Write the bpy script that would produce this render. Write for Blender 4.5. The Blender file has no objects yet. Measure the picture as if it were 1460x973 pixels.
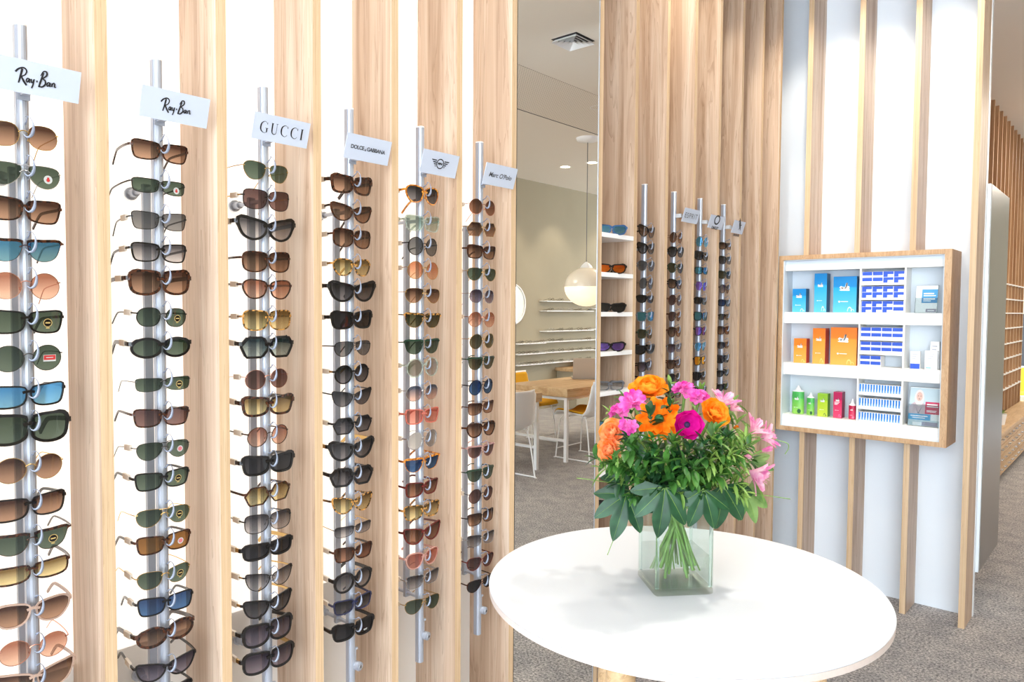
import bpy, math, random
from mathutils import Vector, Matrix
random.seed(11)
PI = math.pi
SC = bpy.context.scene
COL = SC.collection
W, H = 1460, 973
FPX, YAW, PITCH, ROLL, EYE = 1046.85, .71663, .04219, .00647, 1.509

# ------------------------------------------------------------------ camera
cy, sy, cp, sp = math.cos(YAW), math.sin(YAW), math.cos(PITCH), math.sin(PITCH)
FW = Vector((-sy*cp, cy*cp, -sp)); R0 = Vector((cy, sy, 0)); U0 = R0.cross(FW)
RT = R0*math.cos(ROLL) + U0*math.sin(ROLL); UP = U0*math.cos(ROLL) - R0*math.sin(ROLL)
CP = Vector((0, 0, EYE))
cd = bpy.data.cameras.new('camera'); cd.sensor_width = 36; cd.lens = FPX/W*36; cd.clip_start = .02; cd.clip_end = 100
cam = bpy.data.objects.new('camera', cd); COL.objects.link(cam)
m = Matrix((RT, UP, -FW)).transposed().to_4x4(); m.translation = CP
cam.matrix_world = m; SC.camera = cam

def ray(x, y): return FW + RT*((x-W/2)/FPX) - UP*((y-H/2)/FPX)
def atx(x, y, X): d = ray(x, y); return CP + d*(X/d.x)
def aty(x, y, Y): d = ray(x, y); return CP + d*(Y/d.y)
def atz(x, y, Z): d = ray(x, y); return CP + d*((Z-EYE)/d.z)
def atd(x, y, D): return CP + ray(x, y)*D

# ------------------------------------------------------------------ materials
MATS = {}
def lin(c):
    return tuple((v/12.92 if v <= .04045 else ((v+.055)/1.055)**2.4) for v in c[:3]) + (1,)
def rgb(r, g, b): return lin((r/255, g/255, b/255))
def newmat(n):
    mt = bpy.data.materials.new(n); mt.use_nodes = True; nt = mt.node_tree; nt.nodes.clear()
    out = nt.nodes.new('ShaderNodeOutputMaterial'); MATS[n] = mt
    return mt, nt, out
def L(nt, a, b): nt.links.new(a, b)
def pbr(n, col, rough=.5, metal=0, spec=.5, noise=0, nscale=20, emit=None, trans=0, coat=0):
    if n in MATS: return MATS[n]
    mt, nt, out = newmat(n)
    b = nt.nodes.new('ShaderNodeBsdfPrincipled')
    b.inputs['Base Color'].default_value = col
    b.inputs['Roughness'].default_value = rough; b.inputs['Metallic'].default_value = metal
    b.inputs['Specular IOR Level'].default_value = spec; b.inputs['Coat Weight'].default_value = coat
    if emit: b.inputs['Emission Color'].default_value = emit[0]; b.inputs['Emission Strength'].default_value = emit[1]
    if noise:
        tc = nt.nodes.new('ShaderNodeTexCoord'); ns = nt.nodes.new('ShaderNodeTexNoise'); ns.inputs['Scale'].default_value = nscale
        L(nt, tc.outputs['Object'], ns.inputs['Vector'])
        mx = nt.nodes.new('ShaderNodeMix'); mx.data_type = 'RGBA'
        mx.inputs[6].default_value = tuple(v*(1-noise) for v in col[:3])+(1,); mx.inputs[7].default_value = tuple(min(1, v*(1+noise)) for v in col[:3])+(1,)
        L(nt, ns.outputs['Fac'], mx.inputs[0]); L(nt, mx.outputs[2], b.inputs['Base Color'])
    L(nt, b.outputs[0], out.inputs[0])
    return mt
def ramp(nt, stops):
    r = nt.nodes.new('ShaderNodeValToRGB'); e = r.color_ramp.elements
    while len(e) > 1: e.remove(e[-1])
    e[0].position, e[0].color = stops[0]
    for p, c in stops[1:]:
        k = e.new(p); k.color = c
    return r
def wood(n, c0, c1, c2, sc=(22, 22, .9), rough=.45, fine=260):
    mt, nt, out = newmat(n)
    b = nt.nodes.new('ShaderNodeBsdfPrincipled'); b.inputs['Roughness'].default_value = rough; b.inputs['Specular IOR Level'].default_value = .35
    tc = nt.nodes.new('ShaderNodeTexCoord'); oi = nt.nodes.new('ShaderNodeObjectInfo')
    ad = nt.nodes.new('ShaderNodeVectorMath'); ad.operation = 'ADD'
    ml = nt.nodes.new('ShaderNodeMath'); ml.operation = 'MULTIPLY'; ml.inputs[1].default_value = 37.
    L(nt, oi.outputs['Random'], ml.inputs[0])
    cb = nt.nodes.new('ShaderNodeCombineXYZ'); L(nt, ml.outputs[0], cb.inputs[0]); L(nt, ml.outputs[0], cb.inputs[2])
    L(nt, tc.outputs['Object'], ad.inputs[0]); L(nt, cb.outputs[0], ad.inputs[1])
    mp = nt.nodes.new('ShaderNodeMapping'); mp.inputs['Scale'].default_value = sc; L(nt, ad.outputs[0], mp.inputs[0])
    ns = nt.nodes.new('ShaderNodeTexNoise'); ns.inputs['Scale'].default_value = 1; ns.inputs['Detail'].default_value = 4; ns.inputs['Distortion'].default_value = .9
    L(nt, mp.outputs[0], ns.inputs['Vector'])
    # ring lines
    m2 = nt.nodes.new('ShaderNodeMath'); m2.operation = 'MULTIPLY'; m2.inputs[1].default_value = 9; L(nt, ns.outputs['Fac'], m2.inputs[0])
    fr = nt.nodes.new('ShaderNodeMath'); fr.operation = 'FRACT'; L(nt, m2.outputs[0], fr.inputs[0])
    mp2 = nt.nodes.new('ShaderNodeMapping'); mp2.inputs['Scale'].default_value = tuple(fine*s/22 if s > 3 else s*3 for s in sc); L(nt, ad.outputs[0], mp2.inputs[0])
    n2 = nt.nodes.new('ShaderNodeTexNoise'); n2.inputs['Scale'].default_value = 1; n2.inputs['Detail'].default_value = 3; L(nt, mp2.outputs[0], n2.inputs['Vector'])
    r1 = ramp(nt, [(.3, c0), (.5, c1), (.72, c2)]); L(nt, ns.outputs['Fac'], r1.inputs[0])
    r2 = ramp(nt, [(0, (.74, .69, .65, 1)), (.28, (.96, .95, .94, 1)), (1, (1, 1, 1, 1))]); L(nt, fr.outputs[0], r2.inputs[0])
    r3 = ramp(nt, [(.3, (.86, .84, .82, 1)), (.65, (1, 1, 1, 1))]); L(nt, n2.outputs['Fac'], r3.inputs[0])
    x1 = nt.nodes.new('ShaderNodeMix'); x1.data_type = 'RGBA'; x1.blend_type = 'MULTIPLY'; x1.inputs[0].default_value = .9
    L(nt, r1.outputs[0], x1.inputs[6]); L(nt, r2.outputs[0], x1.inputs[7])
    x2 = nt.nodes.new('ShaderNodeMix'); x2.data_type = 'RGBA'; x2.blend_type = 'MULTIPLY'; x2.inputs[0].default_value = .8
    L(nt, x1.outputs[2], x2.inputs[6]); L(nt, r3.outputs[0], x2.inputs[7])
    L(nt, x2.outputs[2], b.inputs['Base Color']); L(nt, b.outputs[0], out.inputs[0])
    return mt
WOOD_SIDE = wood('elm_laminate', rgb(176, 147, 122), rgb(201, 175, 152), rgb(216, 197, 178))
WOOD_EDGE = wood('ash_edging', rgb(204, 174, 138), rgb(213, 185, 150), rgb(221, 195, 163), sc=(90, 90, .8), fine=300)
WOOD_FLAT = wood('oak_top', rgb(190, 155, 112), rgb(205, 172, 130), rgb(216, 186, 146), sc=(14, 1.2, 14))
WOOD_DARK = wood('walnut_slat', rgb(158, 118, 82), rgb(176, 136, 98), rgb(190, 152, 114), sc=(30, 30, .9))
WHITE = pbr('matt_white', rgb(240, 239, 236), .6)
WALLW = pbr('white_wall_board', rgb(244, 243, 241), .5)
BACKW = pbr('white_panel', rgb(228, 236, 244), .42)
TABLEW = pbr('white_laminate', rgb(197, 202, 209), .45)
PLYEDGE = pbr('ply_edge', rgb(200, 186, 178), .55, noise=.08, nscale=120)
CEILM = pbr('ceiling_paint', rgb(240, 233, 222), .8)
CONC = pbr('concrete_wall', rgb(160, 150, 128), .8, noise=.06, nscale=2.5)
ALU = pbr('brushed_aluminium', rgb(184, 191, 204), .34, metal=.55)
STEEL = pbr('steel_sheet', rgb(150, 149, 148), .28, metal=.85)
CHROME = pbr('chrome', rgb(215, 215, 218), .15, metal=1)
DARK = pbr('dark_rubber', rgb(40, 40, 42), .6)
SIGNW = pbr('sign_acrylic', rgb(194, 202, 218), .45)
INK = pbr('black_ink', rgb(22, 20, 26), .5)
INKG = pbr('grey_ink', rgb(96, 94, 98), .5)
WPLAST = pbr('white_plastic', rgb(242, 242, 242), .35)
PAPER = pbr('paper_sleeve', rgb(240, 232, 220), .6)
YELLOW = pbr('mustard_fabric', rgb(226, 168, 22), .85, noise=.1, nscale=300)
BLACKP = pbr('black_gloss', rgb(20, 18, 18), .18)

def carpet():
    mt, nt, out = newmat('loop_carpet')
    b = nt.nodes.new('ShaderNodeBsdfPrincipled'); b.inputs['Roughness'].default_value = .95; b.inputs['Specular IOR Level'].default_value = .1
    tc = nt.nodes.new('ShaderNodeTexCoord')
    a = nt.nodes.new('ShaderNodeTexNoise'); a.inputs['Scale'].default_value = 95; a.inputs['Detail'].default_value = 5; a.inputs['Roughness'].default_value = .75; L(nt, tc.outputs['Object'], a.inputs['Vector'])
    c = nt.nodes.new('ShaderNodeTexNoise'); c.inputs['Scale'].default_value = 9; c.inputs['Detail'].default_value = 3; L(nt, tc.outputs['Object'], c.inputs['Vector'])
    r = ramp(nt, [(.36, rgb(98, 99, 103)), (.5, rgb(168, 166, 168)), (.64, rgb(222, 219, 218))]); L(nt, a.outputs['Fac'], r.inputs[0])
    r2 = ramp(nt, [(.35, (.8, .8, .8, 1)), (.65, (1.05, 1.03, 1, 1))]); L(nt, c.outputs['Fac'], r2.inputs[0])
    x = nt.nodes.new('ShaderNodeMix'); x.data_type = 'RGBA'; x.blend_type = 'MULTIPLY'; x.inputs[0].default_value = 1
    L(nt, r.outputs[0], x.inputs[6]); L(nt, r2.outputs[0], x.inputs[7]); L(nt, x.outputs[2], b.inputs['Base Color'])
    bp = nt.nodes.new('ShaderNodeBump'); bp.inputs['Strength'].default_value = .6; bp.inputs['Distance'].default_value = .004
    L(nt, a.outputs['Fac'], bp.inputs['Height']); L(nt, bp.outputs[0], b.inputs['Normal'])
    L(nt, b.outputs[0], out.inputs[0]); return mt
CARPET = carpet()

def perforated():
    mt, nt, out = newmat('perforated_ceiling')
    b = nt.nodes.new('ShaderNodeBsdfPrincipled'); b.inputs['Roughness'].default_value = .8
    tc = nt.nodes.new('ShaderNodeTexCoord'); v = nt.nodes.new('ShaderNodeTexVoronoi'); v.inputs['Scale'].default_value = 40; v.inputs['Randomness'].default_value = 0
    L(nt, tc.outputs['Object'], v.inputs['Vector'])
    r = ramp(nt, [(.18, rgb(176, 166, 152)), (.26, rgb(238, 230, 218))]); L(nt, v.outputs['Distance'], r.inputs[0])
    L(nt, r.outputs[0], b.inputs['Base Color']); L(nt, b.outputs[0], out.inputs[0]); return mt
PERF = perforated()

def mirror_mat():
    mt, nt, out = newmat('mirror_silver'); g = nt.nodes.new('ShaderNodeBsdfGlossy'); g.inputs['Roughness'].default_value = 0
    g.inputs['Color'].default_value = (.94, .935, .90, 1); L(nt, g.outputs[0], out.inputs[0]); return mt
MIRROR = mirror_mat()

def facing(nt, f0, f90):
    lw = nt.nodes.new('ShaderNodeLayerWeight'); lw.inputs[0].default_value = .5
    pw = nt.nodes.new('ShaderNodeMath'); pw.operation = 'POWER'; pw.inputs[1].default_value = 4.5; L(nt, lw.outputs['Facing'], pw.inputs[0])
    ad = nt.nodes.new('ShaderNodeMath'); ad.operation = 'MULTIPLY_ADD'; ad.inputs[1].default_value = f90; ad.inputs[2].default_value = f0; ad.use_clamp = True
    L(nt, pw.outputs[0], ad.inputs[0]); return ad
def clear(n, col, gloss=.08, body=0, bodycol=None, rough=.03):
    """thin see-through material: tinted transparent + a little reflection"""
    if n in MATS: return MATS[n]
    mt, nt, out = newmat(n)
    t = nt.nodes.new('ShaderNodeBsdfTransparent'); t.inputs[0].default_value = col
    g = nt.nodes.new('ShaderNodeBsdfGlossy'); g.inputs['Roughness'].default_value = rough
    ad = facing(nt, gloss, .6)
    mx = nt.nodes.new('ShaderNodeMixShader'); L(nt, ad.outputs[0], mx.inputs[0])
    src = t
    if body:
        d = nt.nodes.new('ShaderNodeBsdfDiffuse'); d.inputs[0].default_value = bodycol or col
        m0 = nt.nodes.new('ShaderNodeMixShader'); m0.inputs[0].default_value = body
        L(nt, t.outputs[0], m0.inputs[1]); L(nt, d.outputs[0], m0.inputs[2]); src = m0
    L(nt, src.outputs[0], mx.inputs[1]); L(nt, g.outputs[0], mx.inputs[2]); L(nt, mx.outputs[0], out.inputs[0])
    return mt
HOOK = clear('clear_acrylic', rgb(206, 212, 224), .08, .45, rgb(166, 176, 196))
GLASS = clear('vase_glass', rgb(248, 252, 251), .035)
WATER = clear('water', rgb(246, 248, 246), .02)
def glass_solid():
    mt, nt, out = newmat('solid_glass'); g = nt.nodes.new('ShaderNodeBsdfGlass'); g.inputs['IOR'].default_value = 1.48; g.inputs['Color'].default_value = rgb(244, 250, 248)
    L(nt, g.outputs[0], out.inputs[0]); return mt
GLASSOLID = glass_solid()

LENS = {  # key: (top, bottom, mirror colour or None, word)
 'br': ((66, 43, 34), (166, 132, 108), None, 'brown gradient'), 'bs': ((88, 58, 44), (152, 112, 90), None, 'warm brown'),
 'g15': ((66, 80, 68), (92, 106, 92), None, 'green'), 'gg': ((74, 72, 76), (186, 180, 178), None, 'grey gradient'),
 'gd': ((38, 38, 42), (118, 114, 116), None, 'dark grey gradient'),
 'dk': ((38, 38, 42), (58, 58, 62), None, 'near-black'), 'bm': ((60, 110, 150), (150, 190, 190), (.16, .48, .85), 'blue mirror'),
 'pk': ((160, 106, 84), (226, 184, 160), None, 'pinkish brown'), 'am': ((122, 84, 40), (146, 104, 56), None, 'amber'),
 'bl': ((44, 70, 110), (70, 104, 146), None, 'blue'), 'ye': ((120, 98, 58), (220, 202, 150), None, 'yellow-brown gradient'),
 'te': ((40, 62, 68), (170, 180, 172), None, 'teal gradient'), 'mv': ((92, 68, 66), (126, 98, 92), None, 'mauve brown'),
 'pe': ((196, 128, 92), (232, 182, 148), None, 'peach'), 'ro': ((196, 122, 106), (222, 156, 140), None, 'rose'),
 'gr': ((100, 100, 102), (134, 132, 130), None, 'mid grey'), 'bu': ((80, 90, 108), (220, 186, 172), None, 'blue-to-pink gradient'),
 'pu': ((66, 58, 74), (156, 144, 156), None, 'purple-grey gradient'), 'om': ((150, 90, 20), (200, 120, 30), (.95, .50, .06), 'orange mirror'),
 'vm': ((60, 40, 110), (90, 60, 150), (.32, .20, .78), 'violet mirror'), 'tm': ((40, 90, 100), (60, 110, 130), (.14, .42, .62), 'blue-green mirror'),
 'sm': ((130, 126, 122), (190, 182, 176), (.66, .62, .58), 'silver mirror'), 'lg': ((150, 164, 150), (200, 210, 196), None, 'pale green'),
 'rm': ((180, 60, 20), (220, 140, 30), (.95, .22, .04), 'red mirror'), 'ol': ((70, 70, 48), (110, 104, 80), None, 'olive'),
 'cl': ((150, 152, 152), (205, 205, 205), None, 'pale grey'),
}
def lens_mat(k):
    n = 'lens_'+LENS[k][3].replace(' ', '_').replace('-', '_')
    if n in MATS: return MATS[n]
    top, bot, mir, _ = LENS[k]
    mt, nt, out = newmat(n)
    tc = nt.nodes.new('ShaderNodeTexCoord'); sx = nt.nodes.new('ShaderNodeSeparateXYZ'); L(nt, tc.outputs['Generated'], sx.inputs[0])
    r = ramp(nt, [(.12, rgb(*bot)), (.85, rgb(*top))]); L(nt, sx.outputs[2], r.inputs[0])
    t = nt.nodes.new('ShaderNodeBsdfTransparent'); L(nt, r.outputs[0], t.inputs[0])
    d = nt.nodes.new('ShaderNodeBsdfDiffuse'); L(nt, r.outputs[0], d.inputs[0])
    m0 = nt.nodes.new('ShaderNodeMixShader'); m0.inputs[0].default_value = .13; L(nt, t.outputs[0], m0.inputs[1]); L(nt, d.outputs[0], m0.inputs[2])
    g = nt.nodes.new('ShaderNodeBsdfGlossy'); g.inputs['Roughness'].default_value = .03
    fz = facing(nt, .05, .4)
    mx = nt.nodes.new('ShaderNodeMixShader'); L(nt, m0.outputs[0], mx.inputs[1]); L(nt, g.outputs[0], mx.inputs[2])
    if mir:
        g.inputs[0].default_value = mir+(1,); mx.inputs[0].default_value = .62; g.inputs['Roughness'].default_value = .12
    else: L(nt, fz.outputs[0], mx.inputs[0])
    L(nt, mx.outputs[0], out.inputs[0]); return mt
def tort(n, dark, light, scale=140):
    mt, nt, out = newmat(n); b = nt.nodes.new('ShaderNodeBsdfPrincipled'); b.inputs['Roughness'].default_value = .2
    tc = nt.nodes.new('ShaderNodeTexCoord'); ns = nt.nodes.new('ShaderNodeTexNoise'); ns.inputs['Scale'].default_value = scale; ns.inputs['Detail'].default_value = 1
    L(nt, tc.outputs['Object'], ns.inputs['Vector']); r = ramp(nt, [(.42, dark), (.62, light)]); L(nt, ns.outputs['Fac'], r.inputs[0])
    L(nt, r.outputs[0], b.inputs['Base Color']); L(nt, b.outputs[0], out.inputs[0]); return mt
FRAME = {
 'bk': (BLACKP, 'black'), 'to': (tort('tortoise', rgb(26, 15, 12), rgb(78, 42, 25)), 'tortoise'),
 'hv': (tort('light_havana', rgb(44, 30, 18), rgb(206, 150, 78)), 'speckled havana'), 'ho': (tort('amber_havana', rgb(150, 80, 20), rgb(232, 156, 60)), 'amber tortoise'),
 'go': (pbr('gold_metal', rgb(206, 172, 112), .22, metal=1), 'gold'), 'si': (pbr('silver_metal', rgb(196, 198, 202), .2, metal=1), 'silver'),
 'gm': (pbr('gunmetal', rgb(70, 68, 68), .25, metal=.8), 'gunmetal'), 'rg': (pbr('rose_gold', rgb(206, 150, 130), .22, metal=1), 'rose gold'),
 'bn': (pbr('brown_acetate', rgb(82, 48, 34), .2), 'brown'), 'bg': (pbr('beige_acetate', rgb(176, 148, 132), .25), 'beige'),
 'nv': (pbr('navy_acetate', rgb(40, 44, 74), .2), 'navy'), 'bu': (pbr('burgundy_acetate', rgb(96, 34, 30), .2), 'burgundy'),
 'cr': (clear('crystal_acetate', rgb(222, 228, 220), .08, .25), 'clear'), 'co': (clear('coral_acetate', rgb(232, 140, 120), .08, .5), 'coral'),
 'pk': (clear('pink_crystal', rgb(236, 196, 184), .08, .4), 'pale pink'), 'gn': (pbr('green_acetate', rgb(36, 60, 46), .22), 'dark green'),
 'gy': (pbr('grey_acetate', rgb(96, 98, 104), .3), 'grey'), 'pi': (pbr('pink_metal', rgb(206, 160, 156), .25, metal=.6), 'pink'),
 'ob': (pbr('blue_frame', rgb(44, 86, 130), .3), 'blue'), 'wh': (WPLAST, 'white'),
}

# ------------------------------------------------------------------ mesh builder
class MB:
    def __init__(s): s.v = []; s.f = []; s.mi = []
    def add(s, vs, fs, mi=0, mat=None):
        o = len(s.v)
        s.v += [tuple(mat @ Vector(p)) if mat else tuple(p) for p in vs]
        for f in fs: s.f.append([i+o for i in f]); s.mi.append(mi)
    def box(s, a, b, mi=0, mat=None):
        x0, y0, z0 = a; x1, y1, z1 = b
        vs = [(x0,y0,z0),(x1,y0,z0),(x1,y1,z0),(x0,y1,z0),(x0,y0,z1),(x1,y0,z1),(x1,y1,z1),(x0,y1,z1)]
        s.add(vs, [(3,2,1,0),(4,5,6,7),(0,1,5,4),(1,2,6,5),(2,3,7,6),(3,0,4,7)], mi, mat)
    def grid(s, rows, mi=0, closed=False, mat=None):
        n, k = len(rows), len(rows[0]); vs = [p for r in rows for p in r]; fs = []
        for i in range(n-1):
            for j in range(k if closed else k-1):
                j2 = (j+1) % k; fs.append((i*k+j, i*k+j2, (i+1)*k+j2, (i+1)*k+j))
        s.add(vs, fs, mi, mat)
    def tube(s, pts, r, n=8, mi=0, cap=True, closed=False, flat=1.0):
        pts = [Vector(p) for p in pts]; N = len(pts); rings = []
        rr = r if isinstance(r, (list, tuple)) else [r]*N
        prev = None
        for i in range(N):
            t = (pts[(i+1) % N]-pts[i-1]) if closed else (pts[min(i+1, N-1)]-pts[max(i-1, 0)])
            if t.length < 1e-9: t = Vector((0, 0, 1))
            t.normalize()
            if prev is None: a = t.cross(Vector((0, 0, 1)) if abs(t.z) < .9 else Vector((1, 0, 0))).normalized()
            else: a = (prev - t*prev.dot(t)).normalized()
            prev = a; b = t.cross(a)
            rings.append([pts[i]+a*(math.cos(2*PI*k/n)*rr[i])+b*(math.sin(2*PI*k/n)*rr[i]*flat) for k in range(n)])
        if closed: rings.append(rings[0])
        s.grid(rings, mi, True)
        if cap and not closed:
            s.add(rings[0], [tuple(range(n))[::-1]], mi); s.add(rings[-1], [tuple(range(n))], mi)
    def rod(s, a, b, r, n=10, mi=0): s.tube([a, b], r, n, mi)
    def lathe(s, prof, n=24, mi=0, mat=None, cap=True):
        rows = [[(r*math.cos(2*PI*k/n), r*math.sin(2*PI*k/n), z) for k in range(n)] for r, z in prof]
        s.grid(rows, mi, True, mat)
        if cap:
            s.add(rows[0], [tuple(range(n))[::-1]], mi, mat); s.add(rows[-1], [tuple(range(n))], mi, mat)
    def strip(s, pts, h, w, up=Vector((0, 0, 1)), mi=0):
        """rectangular section swept along pts (h along up, w across)"""
        pts = [Vector(p) for p in pts]; N = len(pts); rings = []
        hh = h if isinstance(h, list) else [h]*N; ww = w if isinstance(w, list) else [w]*N
        for i in range(N):
            t = (pts[min(i+1, N-1)]-pts[max(i-1, 0)]).normalized(); a = t.cross(up).normalized(); b = a.cross(t)
            A, B = a*ww[i]/2, b*hh[i]/2; p = pts[i]; rings.append([p+A+B, p-A+B, p-A-B, p+A-B])
        s.grid(rings, mi, True); s.add(rings[0], [(3, 2, 1, 0)], mi); s.add(rings[-1], [(0, 1, 2, 3)], mi)
    def prism(s, poly, mat, z0, z1, mi=0):
        n = len(poly); vs = [(x, y, z0) for x, y in poly]+[(x, y, z1) for x, y in poly]
        fs = [tuple(range(n))[::-1], tuple(range(n, 2*n))]+[(i, (i+1) % n, n+(i+1) % n, n+i) for i in range(n)]
        s.add(vs, fs, mi, mat)
    def mesh(s, name, mats, smooth=False):
        me = bpy.data.meshes.new(name); me.from_pydata(s.v, [], s.f)
        for mt in (mats if isinstance(mats, (list, tuple)) else [mats]): me.materials.append(mt)
        me.polygons.foreach_set('material_index', s.mi)
        if smooth: me.polygons.foreach_set('use_smooth', [True]*len(me.polygons))
        me.update(); return me
def link(name, me, parent=None, loc=None):
    o = bpy.data.objects.new(name, me); COL.objects.link(o)
    if parent: o.parent = parent
    if loc is not None: o.location = loc
    return o
def build(name, mb, mats, parent=None, loc=None, smooth=False, bevel=0, seg=2, autosm=False):
    o = link(name, mb.mesh(name, mats, smooth), parent, loc)
    if bevel:
        b = o.modifiers.new('bevel', 'BEVEL'); b.width = bevel; b.segments = seg; b.limit_method = 'ANGLE'
    return o
def tag(o, label, cat, group=None):
    o['label'] = label; o['category'] = cat
    if group: o['group'] = group
    return o
def thing(name, label, cat, loc=(0, 0, 0), rz=0, group=None):
    o = link(name, None, None, loc); o.rotation_euler = (0, 0, rz); return tag(o, label, cat, group)
def struct(name, mb, mats, label=None, **k):
    o = build(name, mb, mats, **k); o['kind'] = 'structure'
    if label: o['label'] = label
    return o
def bx(a, b): mb = MB(); mb.box(a, b); return mb
def smooth_closed(P, n):
    """closed Catmull-Rom through P, n points per span"""
    out = []; N = len(P)
    for i in range(N):
        p0, p1, p2, p3 = P[i-1], P[i], P[(i+1) % N], P[(i+2) % N]
        for k in range(n):
            t = k/n
            out.append(tuple(.5*((2*p1[j])+(-p0[j]+p2[j])*t+(2*p0[j]-5*p1[j]+4*p2[j]-p3[j])*t*t+(-p0[j]+3*p1[j]-3*p2[j]+p3[j])*t**3) for j in range(2)))
    return out
def smooth_open(P, n):
    P = [P[0]]+list(P)+[P[-1]]; out = []
    for i in range(1, len(P)-2):
        p0, p1, p2, p3 = P[i-1], P[i], P[i+1], P[i+2]
        for k in range(n):
            t = k/n
            out.append(tuple(.5*((2*p1[j])+(-p0[j]+p2[j])*t+(2*p0[j]-5*p1[j]+4*p2[j]-p3[j])*t*t+(-p0[j]+3*p1[j]-3*p2[j]+p3[j])*t**3) for j in range(len(p1))))
    out.append(tuple(P[-2])); return out
def text_mb(body, size, shear=0, space=1.0, bold=0):
    cu = bpy.data.curves.new('lettering', 'FONT'); cu.body = body; cu.size = size; cu.shear = shear; cu.align_x = 'CENTER'; cu.align_y = 'CENTER'
    cu.space_character = space; cu.extrude = .0002; cu.offset = bold
    ob = bpy.data.objects.new('lettering', cu); COL.objects.link(ob)
    me = bpy.data.meshes.new_from_object(ob.evaluated_get(bpy.context.evaluated_depsgraph_get()))
    mb = MB(); mb.add([tuple(v.co) for v in me.vertices], [tuple(p.vertices) for p in me.polygons])
    bpy.data.objects.remove(ob); bpy.data.curves.remove(cu); bpy.data.meshes.remove(me)
    return mb
def ink(strokes, w, sc, cx, cyy, th0=.0004):
    """handwritten strokes -> thin raised ribbons in the XY plane; a stroke is a list of (x, y[, width factor])"""
    mb = MB()
    for si, st in enumerate(strokes):
        th = th0+si*.00005; ws = [(p[2] if len(p) > 2 else 1) for p in st]
        pts = smooth_open([(p[0], p[1], q) for p, q in zip(st, ws)], 5) if len(st) > 2 else [(p[0], p[1], q) for p, q in zip(st, ws)]
        A, B = [], []
        for i, p in enumerate(pts):
            q0, q1 = pts[max(i-1, 0)], pts[min(i+1, len(pts)-1)]
            dx, dy = q1[0]-q0[0], q1[1]-q0[1]; l = math.hypot(dx, dy) or 1
            nx, ny = -dy/l*w*p[2]/2, dx/l*w*p[2]/2
            A.append(((p[0]-cx+nx)*sc, (p[1]-cyy+ny)*sc)); B.append(((p[0]-cx-nx)*sc, (p[1]-cyy-ny)*sc))
        mb.grid([[(x, y, th) for x, y in A], [(x, y, th) for x, y in B]])
    return mb

# ------------------------------------------------------------------ room shell
XW, XS, SLW, PIT, Y0 = -1.698, -1.524, .0229, .24, .5649
CEIL = 3.43; YB = 4.215; YBS = 4.02
XM = -1.5255
struct('floor', bx((-1.9, -3, -.05), (4.1, 15, 0)), CARPET, 'speckled grey loop carpet floor')
struct('ceiling', bx((-1.9, -3, CEIL), (4.1, 15, CEIL+.06)), CEILM, 'plain off-white ceiling')
struct('wall_left', bx((XW-.06, -3, 0), (XW, YB+.04, CEIL)), WALLW, 'white wall board behind the wooden slats')
struct('wall_back', bx((XW, YB, 0), (-.6255, YB+.035, CEIL)), BACKW, 'white partition wall behind the product cabinet')
struct('wall_right', bx((3.96, -3, 0), (4.04, 15, CEIL)), CONC, 'beige concrete wall seen in the mirror')
struct('wall_far', bx((-1.9, 14.9, 0), (4.1, 15, CEIL)), CONC, 'beige wall at the far end of the shop')
tn = [0]
def trim(mb, mats, label, **k):
    tn[0] += 1; return struct('trim_%d' % tn[0], mb, mats, label, **k)
def slat_mesh(a, b, front):
    """fin: sides in laminate, front edge in ash"""
    mb = MB(); mb.box(a, b); 
    mb.mi = [0]*6; mb.mi[front] = 1; return mb
for i in range(-2, 15):
    if i == 6: continue
    y1 = Y0+PIT*i
    a = (XW, y1-SLW, 0); b = (XS, y1, CEIL)
    trim(slat_mesh(a, b, 3), [WOOD_SIDE, WOOD_EDGE], 'vertical wooden fin on the left wall')
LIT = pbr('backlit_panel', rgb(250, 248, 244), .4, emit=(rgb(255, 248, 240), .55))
for i in range(-1, 6):
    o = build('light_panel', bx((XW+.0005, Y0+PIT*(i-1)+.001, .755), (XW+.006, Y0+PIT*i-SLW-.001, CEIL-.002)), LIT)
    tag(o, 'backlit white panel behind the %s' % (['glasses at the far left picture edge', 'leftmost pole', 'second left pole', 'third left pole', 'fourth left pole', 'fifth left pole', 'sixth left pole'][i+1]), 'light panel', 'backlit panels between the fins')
# backing boards in wood for the bays right of the mirror
mbk = MB(); mbk.box((XW, Y0+PIT*7, 0), (XW+.012, YB, CEIL)); trim(mbk, WOOD_SIDE, 'wood panel behind the fins right of the mirror')
for x0 in (-1.425, -1.168, -.911, -.655):
    last = x0 == -.655
    for za, zb_ in (((0, CEIL),) if last else ((0, .8625), (1.813, CEIL))):
        trim(slat_mesh((x0, YBS, za), (x0+.027, YB+(.035 if last else -.0005), zb_), 2), [WOOD_SIDE, WOOD_EDGE], 'vertical wooden fin on the white partition')

# ------------------------------------------------------------------ mirror
mr = thing('wall_mirror', 'tall narrow frameless mirror set between wooden fins on the left wall', 'mirror', (XM, Y0+PIT*6, 0))
ym0, ym1 = Y0+PIT*5+.001, Y0+PIT*7-SLW-.001
mb = bx((-.006, ym0-mr.location.y+.003, .01), (0, ym1-mr.location.y-.004, CEIL-.005)); build('mirror_glass', mb, MIRROR, mr)
mb = MB(); mb.box((-.008, ym0-mr.location.y, .01), (.0008, ym0-mr.location.y+.003, CEIL-.005)); build('edge_strip', mb, DARK, mr)
mb = MB(); mb.box((-.008, ym1-mr.location.y-.004, .01), (.0008, ym1-mr.location.y, CEIL-.005)); build('edge_strip', mb, ALU, mr)
mb = bx((-.165, ym0-mr.location.y, .01), (-.006, ym1-mr.location.y, CEIL-.005)); build('backing_board', mb, WOOD_SIDE, mr)

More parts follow.
